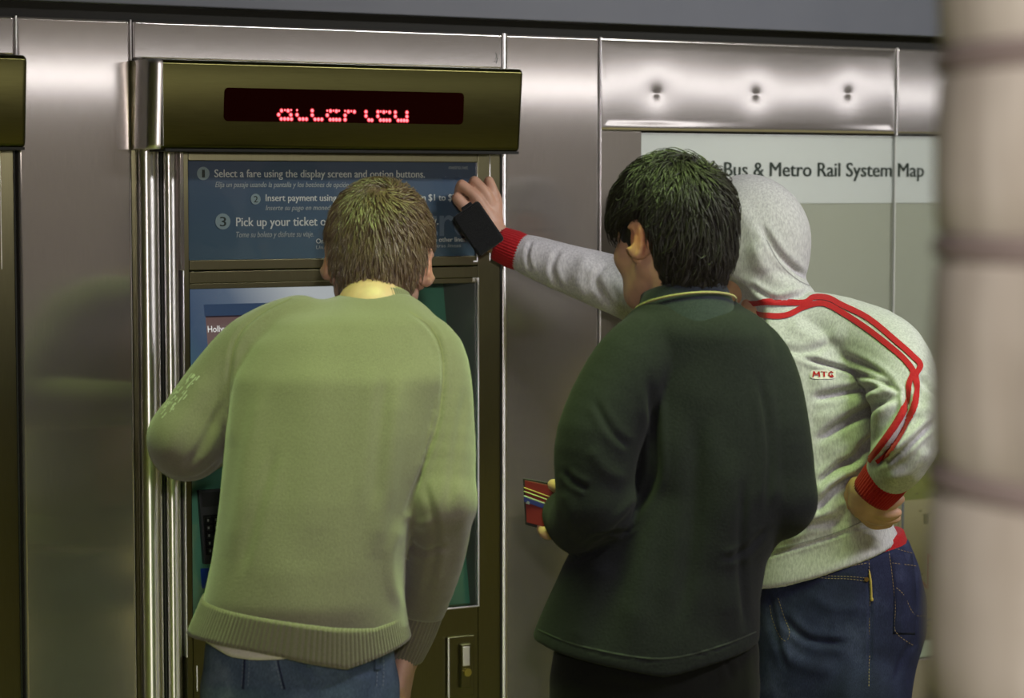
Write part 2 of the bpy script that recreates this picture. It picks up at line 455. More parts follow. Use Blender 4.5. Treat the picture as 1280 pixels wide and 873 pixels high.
def dashes(name, skin, lines, wd, mat, parent, on=3.2, gap=1.8, off=0.0012):
    PP = []; FF = []
    for pl in lines:
        pl = smooth_line(pl); L = [0]
        for i in range(len(pl)-1): L.append(L[-1]+math.dist(pl[i], pl[i+1]))
        t = 0
        while t+on < L[-1]:
            a = [(np.interp(q, L, [p[0] for p in pl]), np.interp(q, L, [p[1] for p in pl])) for q in (t, t+on)]
            dx, dy = a[1][0]-a[0][0], a[1][1]-a[0][1]; q = math.hypot(dx, dy)+1e-9; nx, ny = -dy/q*wd/2, dx/q*wd/2
            n = len(PP); PP += [(a[0][0]-nx, a[0][1]-ny), (a[0][0]+nx, a[0][1]+ny), (a[1][0]+nx, a[1][1]+ny), (a[1][0]-nx, a[1][1]-ny)]
            FF.append((n, n+1, n+2, n+3)); t += on+gap
    o = lay(name, skin, PP, FF, mat, parent, off)
    if o: tag(o, kind='stuff')
    return o

def ribtube(name, pts, rads, mat, parent, ribs=60, amp=0.0012, flat=1.0, sub=4, cap=False):
    """ribbed knit tube swept along points; rads = radii"""
    P, Rr = spline(np.array(pts, float), np.array(rads, float), sub)
    n = ribs*4 if ribs else 40; V = []; F = []
    T = np.gradient(P, axis=0)
    for i in range(len(P)):
        t = T[i]/np.linalg.norm(T[i]); u = np.cross(t, FH); u /= np.linalg.norm(u); w_ = np.cross(t, u)
        for j in range(n):
            a = 2*math.pi*j/n; r = Rr[i]+(amp*math.cos(a*ribs) if ribs else 0)
            V.append(P[i]+r*math.cos(a)*u+r*flat*math.sin(a)*w_)
    m = len(P)
    for i in range(m-1):
        for j in range(n): F.append((i*n+j, i*n+(j+1)%n, (i+1)*n+(j+1)%n, (i+1)*n+j))
    o = np_mesh(name, np.array(V), np.array(F), mat, parent)
    md = o.modifiers.new('thick', 'SOLIDIFY'); md.thickness = 0.003; md.offset = -1
    return o

# ------------------------------------------------------------------ the station: walls, floor, ceiling
def room():
    m, N, L, b = nodemat('station_floor')
    br = N.new('ShaderNodeTexBrick'); tc = N.new('ShaderNodeTexCoord'); L.new(tc.outputs['Object'], br.inputs['Vector'])
    br.inputs['Color1'].default_value = (0.34,0.31,0.10,1); br.inputs['Color2'].default_value = (0.30,0.28,0.09,1); br.inputs['Mortar'].default_value = (0.1,0.1,0.07,1)
    br.inputs['Scale'].default_value = 1.6; br.inputs['Mortar Size'].default_value = 0.006; br.offset = 0
    br.inputs['Brick Width'].default_value = 0.5; br.inputs['Row Height'].default_value = 0.5
    L.new(br.outputs[0], b.inputs['Base Color']); b.inputs['Roughness'].default_value = 0.45
    o = boxo('floor', -9, 22, -17, 0.4, -0.1, 0, m); tag(o, kind='structure')
    conc, N, L, b = nodemat('warm_concrete')
    nz = noise_node(N, L, 3, 6); r = ramp(N, L, nz.outputs[0], [(0.3, (0.34,0.31,0.285)), (0.7, (0.40,0.37,0.34))])
    L.new(r.outputs[0], b.inputs['Base Color']); b.inputs['Roughness'].default_value = 0.8
    tag(boxo('wall_front', -9, 22, -17.2, -17, -0.1, 3.9, conc), kind='structure')
    tag(boxo('wall_left', -9.2, -9, -17.2, 0.6, -0.1, 3.9, conc), kind='structure')
    tag(boxo('wall_right', 22, 22.2, -17.2, 0.6, -0.1, 3.9, conc), kind='structure')
    tag(boxo('ceiling', -9, 22, -17, 0.4, 3.8, 3.9, plain('ceiling_paint', (0.12,0.12,0.11), 0.9)), kind='structure')
    back = boxo('wall_back', -9, 22, 0.33, 0.5, -0.1, 3.9, conc); tag(back, kind='structure')
    # blue-grey fascia above the panels, with the dark recess under it
    fas, N, L, b = nodemat('blue_grey_fascia')
    nz = noise_node(N, L, 5, 5); r = ramp(N, L, nz.outputs[0], [(0.3, (0.095,0.103,0.130)), (0.7, (0.110,0.118,0.145))])
    L.new(r.outputs[0], b.inputs['Base Color']); b.inputs['Roughness'].default_value = 0.5
    tag(boxo('trim_1', -9, 22, -0.012, 0.33, 1.994, 3.8, fas, None, 0.003), kind='structure')
    tag(boxo('trim_2', -9, 22, 0.02, 0.33, 1.966, 1.994, M_black), kind='structure')
    # stainless cladding: each sheet a piece of its own
    e = 0.006
    def sheet(x0, x1, z0, z1, mat, y0=0.0):
        return boxo('stainless_panel', x0+0.0008, x1-0.0008, y0, y0+0.03, z0, z1, mat, back, e, 4)
    sheet(1.286, 1.506, 0.0, 1.9655, M_panel)
    sheet(1.509, 2.3115, 1.892, 1.9655, M_panelh)
    sheet(2.3095, 2.539, 0.0, 1.9655, M_panel)
    sheet(0.48, 1.284, 1.892, 1.9655, M_panelh)
    sheet(3.325, 4.25, 1.772, 1.9655, M_panelh)
    sheet(2.541, 4.25, 0.0, 0.56, M_panel)
    # header sheet with three dents
    x0, x1, z0, z1 = 2.541, 3.3235, 1.772, 1.9655
    nx, nz_ = 240, 60; X = np.linspace(x0, x1, nx); Z = np.linspace(z0, z1, nz_); XX, ZZ = np.meshgrid(X, Z, indexing='ij')
    Y = 0.0003*np.sin((XX-x0)*7.0+1.0)*np.cos((ZZ-z0)*9)
    Y += -0.0050*(XX-x0)*(ZZ-(z0+z1)/2)
    for px, py in ((821,117),(945,118),(1060,117)):
        c = onwall(px, py); d = np.hypot(XX-c[0], (ZZ-c[2])*1.0)
        Y += 0.00045*np.exp(-d/0.008)
        Y += 0.00020*np.exp(-(d/0.045)**2)
    edge = np.minimum(np.minimum(XX-x0, x1-XX), np.minimum(ZZ-z0, z1-ZZ)); Y = Y*np.clip(edge/0.02, 0, 1)+0.0015*np.exp(-edge/0.0015)
    V = np.stack([XX, Y, ZZ], -1).reshape(-1, 3)
    F = [(i*nz_+j, (i+1)*nz_+j, (i+1)*nz_+j+1, i*nz_+j+1) for i in range(nx-1) for j in range(nz_-1)]
    o = np_mesh('stainless_panel', V, np.array(F), M_panelh, back)
    # bright folded returns at the sheet joints
    for xa, xb, za, zb in ((1.2815,1.2875,1.89,1.966),(1.5035,1.5075,1.89,1.966),(2.303,2.3165,0.0,1.966),(2.5375,2.5425,0.0,1.966),(3.3215,3.3275,1.768,1.966)):
        n = 10; mb = MB(); vv = []; ff = []
        for k, z in enumerate((za, zb)):
            for i in range(n+1):
                a = math.pi*i/n; vv.append(((xa+xb)/2-math.cos(a)*(xb-xa)/2, -math.sin(a)*0.004, z))
        ff = [(i, i+1, n+2+i, n+1+i) for i in range(n)]
        mb.add(vv, ff).build('folded_edge', M_chrome, back, smooth=True)
    # graffiti scratch on the header
    mb = MB()
    for a, b in (((619,66),(621,70)),((621,70),(619,74)),((622,72),(620,79)),((617,78),(619,76))):
        p, q = onwall(*a, -0.0008), onwall(*b, -0.0008); mb.add([p, q, q+np.array([0.0012,0,0]), p+np.array([0.0012,0,0])], [(0,1,2,3)])
    mb.build('ink_scratch', M_ink, back)
room()

def light_strip():
    r = empty('light_fixture', (9.0, -11.0, 3.8), 'long white tube light hung across the far side of the hall', 'light')
    bx = MB().box(0, 19, -11.1, -10.9, 2.46, 2.52).box(2, 2.03, -11.01, -10.99, 2.52, 3.8).box(10, 10.03, -11.01, -10.99, 2.52, 3.8).box(17, 17.03, -11.01, -10.99, 2.52, 3.8)
    bx.build('housing', plain('white_fixture', (0.6,0.6,0.6), 0.5), r)
    MB().box(0.02, 18.98, -11.08, -10.92, 2.34, 2.46).build('diffuser', plain('lit_tube', (0.9,0.9,0.95), 0.5, emit=(0.95,0.95,1.0), es=4.0), r)
light_strip()

# ------------------------------------------------------------------ ticket machine
def hood_mesh(x0, x1, zb, zt, ytop, ybot, r):
    """rounded box: front face leans, rounded left and right ends and lips"""
    V = []; F = []
    prof = []
    n = 6
    for i in range(n+1):
        a = math.pi/2*i/n; prof.append((zb+r-math.cos(a)*r*1.0, ybot+r-math.sin(a)*r))
    for i in range(n+1):
        a = math.pi/2*i/n; prof.append((zt-r+math.sin(a)*r, ytop+r-math.cos(a)*r))
    prof = [(zb, 0.02)]+prof+[(zt, 0.02)]
    m = len(prof)
    xs = []
    rr = 0.010
    for i in range(n+1):
        if i == 0: xs.append((x0, 0.075, 0.0)); continue
        a = math.radians(52-42*(i-1)/(n-1)); xs.append((x0+0.026-0.040*(math.sin(a)-math.sin(math.radians(10))), 0.040*(math.cos(math.radians(10))-math.cos(a)), 0.0))
    for i in range(n+1):
        a = math.pi/2*(1-i/n); xs.append((x1-rr+math.cos(a)*rr, (1-math.sin(a))*rr, (1-math.sin(a))*rr*0.5))
    zc = (zb+zt)/2
    for x, dy, dz in xs:
        for z, y in prof:
            sz = (abs(z-zc)-dz)/abs(z-zc) if abs(z-zc) > 1e-6 else 1
            V.append((x, min(y+dy, 0.02), zc+(z-zc)*sz))
    k = len(xs)
    for i in range(k-1):
        for j in range(m-1): F.append((i*m+j, (i+1)*m+j, (i+1)*m+j+1, i*m+j+1))
    F.append(tuple(range(m))); F.append(tuple(range((k-1)*m+m-1, (k-1)*m-1, -1)))
    return V, F

M_blue = None
def machine(X0, label, full=True):
    """X0 = left end; built in front of the wall plane y=0"""
    global M_blue
    dx = X0-1.509
    root = empty('ticket_machine', (X0+0.4, 0.1, 0), label, 'ticket machine', 'ticket machines in the steel wall')
    def B(name, x0, x1, y0, y1, z0, z1, mat, parent=None, bevel=0.0, seg=2):
        return boxo(name, x0+dx, x1+dx, y0, y1, z0, z1, mat, parent or root, bevel, seg)
    # cabinet shell and front frame
    mb = MB()
    for q in ((1.512,1.6070,0.02,0.32,0,1.885),(2.248,2.302,0.0,0.32,0,1.72),(1.6195,2.2475,0.0,0.03,1.702,1.720),(1.6195,2.2475,0.0,0.03,1.466,1.4895),(1.6195,2.2475,0.0,0.03,1.4915,1.511),
              (1.6195,2.2475,0.0,0.03,0.0,0.786),(1.6075,1.6190,0.0,0.32,0.0,1.720)):
        mb.box(q[0]+dx, q[1]+dx, *q[2:])
    mb.build('cabinet', M_olive, root, 0.0015, 2)
    B('cabinet_back', 1.6, 2.3, 0.26, 0.32, 0.1, 1.885, M_dark)
    # two rounded posts down the left side
    for xa, xb in ((1.519,1.5655),(1.571,1.6035)):
        n = 28; r = (xb-xa)/2; xc = (xa+xb)/2+dx; vv = []
        for z in (0.0, 1.722):
            for i in range(n+1):
                a = math.pi*i/n; vv.append((xc-math.cos(a)*r, 0.018-math.sin(a)*(r*0.9), z))
        MB().add(vv, [(i, i+1, n+2+i, n+1+i) for i in range(n)]).build('round_post', M_post, root, smooth=True)
    B('shadow_gap', 1.5665, 1.5705, 0.012, 0.02, 0, 1.722, M_black)
    B('edge_strip', 1.6045, 1.6075, -0.003, 0.02, 0.74, 1.492, M_chrome, None, 0.001)
    B('edge_strip', 1.6005, 1.6085, -0.004, 0.02, 1.492, 1.722, M_panel, None, 0.0015)
    B('edge_strip', 2.2745, 2.2765, -0.0015, 0.01, 1.50, 1.718, M_chrome, None, 0.0004)
    B('edge_strip', 2.2995, 2.3025, -0.003, 0.01, 0, 1.722, M_black, None, 0.0005)
    # display hood
    V, F = hood_mesh(1.5055+dx, 2.2985+dx, 1.7225, 1.889, -0.104, -0.090, 0.010)
    nl = 6*15
    mesh_obj('display_hood', V, F[nl:], M_hood, root, True).modifiers.new('edge', 'EDGE_SPLIT').split_angle = math.radians(50)
    mesh_obj('hood_end', V, F[:nl], M_post, root, True)
    B('hood_lip', 1.54, 2.295, -0.088, 0.0, 1.7185, 1.7235, M_black)
    B('hood_side_seam', 1.5300, 1.5312, -0.1035, -0.088, 1.728, 1.884, M_post, None, 0.0005)
    if not full:
        return root
    # red dot display, set in the leaning face
    def hp(px, py, off=0.0):
        # point on the leaning face
        y = -0.097
        for _ in range(4):
            p = onwall(px, py, y); t = (p[2]-1.7225)/(1.889-1.7225); y = -0.090-0.014*t
        return onwall(px, py, y-off)
    q = [hp(280,111), hp(580,117), hp(580,156), hp(280,151)]
    x0, x1 = q[0][0], q[1][0]; z0, z1 = 1.7757, 1.8385; r = 0.009
    def yl(z): return -0.090-0.014*(z-1.7225)/(1.889-1.7225)
    vv = []
    for cx, cz, a0 in ((x1-r,z1-r,0),(x0+r,z1-r,90),(x0+r,z0+r,180),(x1-r,z0+r,270)):
        for i in range(7):
            a = math.radians(a0+i*15); X = cx+r*math.cos(a); Z = cz+r*math.sin(a); vv.append((X, yl(Z)-0.0012, Z))
    dm = plain('red_display_window', (0.010,0.001,0.0005), 0.5, 0, 0.0)
    mesh_obj('display_window', vv, [tuple(range(len(vv)))[::-1]], dm, root)
    dots = []
    for x, y, s in ((170,190,1),(285,192,1),(230,180,.6),(340,180,.6),(118,262,1),(335,265,1),(165,337,1),(225,337,1),(285,338,1),(345,340,1),(445,182,.6),(445,264,1),(492,340,1),(552,341,1),(612,342,1),(715,190,1),(715,270,1),(765,345,1),(825,346,1),(885,347,1),
                    (982,190,.6),(1040,196,1),(1092,190,.6),(1145,200,1),(1192,192,.6),(982,272,1),(1035,350,1),(1090,350,1),(1145,351,1),(1200,352,1)):
        dots.append((340+x/14.22, 125+y/14.22, s))
    for x, y, s in ((90,195,.6),(148,207,1),(200,198,.6),(255,211,1),(91,275,1),(91,352,1),(462,211,1),(462,286,1),(515,357,1),(566,360,1),(675,212,1),(722,205,.6),(778,216,1),(826,208,.6),(882,219,1),(672,290,1),(720,359,1),(775,360,1),(828,361,1),(882,362,1),
                    (983,219,1),(983,294,1),(1035,364,1),(1088,365,1),(1140,366,1),(1190,368,1),(1190,223,1),(1190,296,1)):
        dots.append((425+x/14.22, 125+y/14.22, s))
    mb = MB()
    for px, py, s in dots:
        c = hp(px, py, 0.003); rr = 0.0031*s
        v = [c]+[c+np.array([math.cos(a)*rr, 0, math.sin(a)*rr*1.05]) for a in np.linspace(0, 2*math.pi, 9)[:-1]]
        mb.add([v[0]-np.array([0,0.001,0])]+v[1:], [(0, 1+(i+1)%8, 1+i) for i in range(8)])
    tag(mb.build('lit_lettering', plain('red_led', (0.6,0.05,0.05), 0.4, emit=(1.0,0.12,0.15), es=2.8), root), kind='stuff')
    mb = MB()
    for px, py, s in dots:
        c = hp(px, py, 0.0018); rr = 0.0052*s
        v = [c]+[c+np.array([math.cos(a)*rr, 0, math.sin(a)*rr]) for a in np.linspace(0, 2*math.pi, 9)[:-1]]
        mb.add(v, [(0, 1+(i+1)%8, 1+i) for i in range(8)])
    tag(mb.build('led_glow_discs', plain('red_led_glow', (0.05,0.002,0.004), 0.4, emit=(1,0.0,0.02), es=0.42), root), kind='stuff')  # red glow around each diode, painted as dim emissive discs
    # instruction panel
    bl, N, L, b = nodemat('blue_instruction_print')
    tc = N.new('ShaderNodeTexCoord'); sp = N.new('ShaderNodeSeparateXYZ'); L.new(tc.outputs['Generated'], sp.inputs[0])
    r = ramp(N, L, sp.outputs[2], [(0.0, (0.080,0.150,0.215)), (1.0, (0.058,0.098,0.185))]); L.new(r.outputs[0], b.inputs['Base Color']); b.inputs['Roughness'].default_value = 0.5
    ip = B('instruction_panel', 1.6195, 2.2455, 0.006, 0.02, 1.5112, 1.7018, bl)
    ip['label'] = 'blue instruction panel with white lettering'
    y = 0.0045
    def px2(px, py): p = onwall(px, py, y); return p[0], p[2]
    M_soft = plain('soft_print', (0.50,0.55,0.55), 0.6)
    def line(txt, xa, xb, yb, cap_px, bold, shear, mat=M_white, nm='lettering', dy=0.0):
        mb = MB(); xA, zA = px2(xa, yb); xB, zB = px2(xb, yb); wall_text(mb, txt, xA, xB, zA, cap_px/640.0, y+dy, bold, shear); mb.build(nm, mat, ip)
    line('Select a fare using the display screen and option buttons.', 268, 531, 221.5, 9.6, 0.022, 0)
    line('Insert payment using coins, tokens or bills from $1 to $20.', 332, 577, 251.5, 8.6, 0.022, 0)
    line('Pick up your ticket or pass from the tray below.', 295, 548, 283.0, 11.2, 0.024, 0)
    line('One ticket is good for one ride. No transfer to other lines.', 395, 583, 304.5, 6.2, 0.02, 0)
    line('Elija un pasaje usando la pantalla y los bot\u00f3nes de opci\u00f3n.', 269, 437, 234.0, 6.6, 0.004, 0.25,M_soft)
    line('Inserte su pago en monedas, fichas o billetes.', 332, 470, 263.0, 6.4, 0.004, 0.25,M_soft)
    line('Tome su boleto y disfrute su viaje.', 295, 392, 297.0, 7.2, 0.004, 0.25,M_soft)
    line('Un boleto es para un viaje. No transferir a las otras lineas', 395, 576, 311.5, 4.6, 0.004, 0.1,M_soft)
    line('metro.net', 561, 585, 211.5, 5.2, 0.0, 0,M_soft)
    line('Metro', 470, 592, 296.0, 41, 0.02, 0, plain('pale_blue_print', (0.22,0.30,0.40), 0.6), 'large_lettering', 0.0006)
    c = onwall(437, 288, y+0.0006)
    MB().cyl((c[0], y+0.0004, c[2]), (0,1,0), 0.047, 0.001, 40).build('emblem_disc', plain('pale_disc_print', (0.22,0.29,0.33), 0.6), ip)
    for n_, px, py, rr in (('1', 254, 217, 0.0128), ('2', 319.5, 249, 0.0104), ('3', 278.5, 277, 0.0155)):
        c = onwall(px, py, y)
        MB().cyl((c[0], y-0.0006, c[2]), (0,1,0), rr, 0.0008, 32).build('number_disc', plain('disc_print', (0.33,0.43,0.46), 0.6), ip)
        mb = MB(); s = rr*0.42; wall_text(mb, n_, c[0]-s*(0.55 if n_ == '1' else 1), c[0]+s*(0.55 if n_ == '1' else 1), c[2]-rr*0.60, rr*1.2, y-0.001, 0.02)
        mb.build('number', M_ink, ip)
    B('clear_cover', 1.6195, 2.2455, 0.0005, 0.002, 1.5112, 1.7018, glassmat('clear_acrylic', (0.97,0.98,0.97), 0.6, 0.05), ip)
    B('edge_strip', 2.2455, 2.2475, -0.001, 0.006, 1.507, 1.702, M_chrome, None, 0.0003)
    B('edge_strip', 2.2375, 2.2475, -0.001, 0.004, 1.4985, 1.501, M_chrome, None, 0.0003)
    B('edge_strip', 2.2455, 2.2475, -0.001, 0.004, 1.4985, 1.512, M_chrome, None, 0.0003)
    # screen window: bright lip, leaning teal fascia, monitor, keypad
    B('window_lip', 2.2455, 2.250, -0.003, 0.006, 0.786, 1.466, M_chrome, None, 0.001)
    B('window_lip', 2.10, 2.250, -0.003, 0.006, 0.7835, 0.787, M_chrome, None, 0.001)
    for a, b_ in ((2.235,2.240),(2.2425,2.246)):
        B('window_clip', a, b_, -0.002, 0.012, 1.458, 1.4665, M_chrome, None, 0.0006)
    B('window_reveal', 1.6195, 2.2455, 0.0, 0.02, 1.4555, 1.466, M_olive, None, 0.001)
    B('window_reveal', 2.2445, 2.247, 0.004, 0.26, 0.786, 1.455, plain('grey_reveal', (0.20,0.20,0.175), 0.55))
    B('window_reveal', 1.6195, 1.6215, 0.004, 0.26, 0.786, 1.455, M_dark)
    yt, yb = 0.150, 0.030
    def fy(z): return yb+(yt-yb)*(z-0.786)/(1.455-0.786)
    teal, N, L, b = nodemat('teal_fascia'); nz = noise_node(N, L, 4, 3)
    r = ramp(N, L, nz.outputs[0], [(0.3,(0.11,0.36,0.25)),(0.7,(0.14,0.42,0.30))]); L.new(r.outputs[0], b.inputs['Base Color']); b.inputs['Roughness'].default_value = 0.5
    MB().add([(1.6215,fy(.786),.786),(2.2445,fy(.786),.786),(2.2445,fy(1.455),1.455),(1.6215,fy(1.455),1.455),(1.6215,.26,.786),(2.2445,.26,.786),(2.2445,.26,1.455),(1.6215,.26,1.455)],
             [(0,1,2,3),(4,7,6,5),(0,4,5,1),(3,2,6,7),(0,3,7,4),(1,5,6,2)]).build('fascia', teal, root)
    # monitor
    def fp(px, py, off=0.0):
        y_ = 0.08
        for _ in range(8): p = onwall(px, py, y_); y_ = fy(p[2])-off
        return onwall(px, py, y_)
    def quad(name, a, b_, mat, off, parent=None, thick=0.0):
        """a panel lying on the leaning fascia between x/z limits"""
        (xa, za), (xb, zb) = a, b_
        v = [(xa,fy(za)-off,za),(xb,fy(za)-off,za),(xb,fy(zb)-off,zb),(xa,fy(zb)-off,zb)]
        if thick: v += [(x, y_+thick, z) for x, y_, z in v]; f = [(0,1,2,3),(0,4,5,1),(1,5,6,2),(2,6,7,3),(3,7,4,0)]
        else: f = [(0,1,2,3)]
        return MB().add(v, f).build(name, mat, parent or root)
    scr, N, L, b = nodemat('screen_image')
    tc = N.new('ShaderNodeTexCoord'); sp = N.new('ShaderNodeSeparateXYZ'); L.new(tc.outputs['Generated'], sp.inputs[0])
    ml = N.new('ShaderNodeMath'); ml.operation = 'MULTIPLY_ADD'; ml.inputs[1].default_value = 0.35; ml.inputs[2].default_value = 0.0
    L.new(sp.outputs[2], ml.inputs[0])
    ad = N.new('ShaderNodeMath'); ad.operation = 'MULTIPLY_ADD'; ad.inputs[1].default_value = 0.95
    L.new(sp.outputs[0], ad.inputs[0]); L.new(ml.outputs[0], ad.inputs[2])
    r = ramp(N, L, ad.outputs[0], [(0.0,(0.04,0.14,0.12)),(0.22,(0.045,0.10,0.13)),(0.36,(0.05,0.08,0.145)),(0.60,(0.11,0.14,0.21)),(0.92,(0.50,0.50,0.53))])
    b.inputs['Base Color'].default_value = (0.01,0.01,0.012,1); b.inputs['Roughness'].default_value = 0.2
    L.new(r.outputs[0], b.inputs['Emission Color']); b.inputs['Emission Strength'].default_value = 0.9
    a0 = fp(233, 362); xL = 1.6225
    mon = quad('monitor', (xL, 1.13), (2.10, 1.452), M_dark, 0.012, None, 0.03)
    sg = quad('screen', (xL, 1.15), (2.085, 1.449), scr, 0.0135, mon)
    c1 = fp(257, 396, 0.015); c2 = fp(257, 387, 0.015)
    quad('screen_header', (c1[0]-0.002, c1[2]), (c1[0]+0.30, c1[2]+0.024), plain('screen_header_light', (0.01,0.01,0.02), 0.3, emit=(0.03,0.05,0.10), es=1.0), 0.0142, mon)
    quad('screen_box', (c1[0], c1[2]-0.13), (c1[0]+0.28, c1[2]), plain('screen_box_light', (0.02,0.01,0.01), 0.3, emit=(0.13,0.075,0.075), es=1.0), 0.0146, mon)
    quad('screen_rule', (c1[0], c1[2]-0.002), (c1[0]+0.28, c1[2]+0.001), plain('screen_rule_light', (0.01,0.01,0.01), 0.3, emit=(0.02,0.012,0.02), es=1.0), 0.0149, mon)
    t0 = fp(260, 415.5, 0.015); t1 = fp(320, 415.5, 0.015)
    v, f = fit_text('Hollywood/Vine', t0[0], t1[0], t0[2], 0.0125, 0)
    MB().add([(a, fy(b_)-0.0152, b_) for a, b_ in v], f).build('screen_lettering', plain('screen_white', (0.1,0.1,0.1), 0.3, emit=(0.9,0.85,0.85), es=1.0), mon)
    # keypad unit, seen in the gap beside the man's sweater
    k0 = fp(243.5, 613, 0.0); k1 = fp(249, 705, 0.0)
    xk, zt_, zb_ = k0[0]+0.004, k0[2], k1[2]
    kp = quad('keypad', (xk, zb_), (xk+0.11, zt_), plain('keypad_grey', (0.055,0.05,0.06), 0.5), 0.012, None, 0.02)
    quad('brow_plate', (xk+0.004, zt_-0.032), (xk+0.106, zt_-0.004), plain('keypad_dark', (0.022,0.02,0.02), 0.4), 0.014, kp)
    quad('key_bed', (xk+0.004, zt_-0.125), (xk+0.106, zt_-0.048), M_black, 0.0135, kp)
    km = plain('key_black', (0.02,0.02,0.018), 0.35); kl = plain('key_print', (0.45,0.45,0.42), 0.5)
    for r_ in range(5):
        for c_ in range(6):
            xa = xk+0.007+c_*0.0165; za = zt_-0.064-r_*0.0148
            key = quad('key', (xa, za), (xa+0.0135, za+0.012), km, 0.018, kp, 0.005)
    mb = MB()
    for r_ in range(5):
        for c_ in range(6):
            xa = xk+0.010+c_*0.0165; za = zt_-0.060-r_*0.0148
            mb.add([(xa,fy(za)-.0184,za),(xa+.0035,fy(za)-.0184,za),(xa+.0035,fy(za)-.0184,za+.005),(xa,fy(za)-.0184,za+.005)], [(0,1,2,3)])
    tag(mb.build('key_marks', kl, kp), kind='stuff')
    b0 = fp(250, 711, 0.0); b1 = fp(250, 736, 0.0)
    quad('card_sticker', (b0[0], b1[2]), (b0[0]+0.06, b0[2]), plain('blue_sticker', (0.01,0.08,0.55), 0.4), 0.002)
    B('window_glass', 1.6195, 2.2455, 0.0015, 0.004, 0.787, 1.4655, glassmat('window_glass', (0.93,0.96,0.94), 0.4, 0.03))
    # lock in the lower door
    lk = B('lock_plate', 2.172, 2.236, -0.006, 0.0, 0.60, 0.727, M_olive, None, 0.003)
    B('lock_edge', 2.1725, 2.1765, -0.009, -0.004, 0.60, 0.726, M_chrome, lk, 0.001)
    B('handle', 2.199, 2.224, -0.016, -0.004, 0.618, 0.712, M_olive, lk, 0.004, 3)
    B('handle_recess', 2.203, 2.220, -0.0175, -0.014, 0.665, 0.706, M_post, lk, 0.002)
    MB().cyl((2.213, -0.021, 0.652), (0,1,0), 0.0085, 0.008, 20).build('key_cylinder', plain('brass_key_cylinder', (0.45,0.38,0.12), 0.3, 1.0), lk)
    B('door_slot', 1.625, 1.6275, -0.002, 0.004, 0.672, 0.722, M_chrome)
    return root
def copy_tree(o, parent=None):
    c = o.copy(); COL.objects.link(c)
    if parent: c.parent = parent; c.matrix_parent_inverse = o.matrix_parent_inverse.copy()
    for ch in KIDS.get(o.name, ()): copy_tree(ch, c)
    return c
first = machine(1.509, 'steel ticket machine the three people face, red dot display above blue instructions')
KIDS = {}
for o_ in list(bpy.data.objects):
    if o_.parent: KIDS.setdefault(o_.parent.name, []).append(o_)
twin = copy_tree(first); twin.location.x += 0.4852-1.509
twin['label'] = 'neighbouring steel ticket machine, only its hood end and edge seen at the far left'


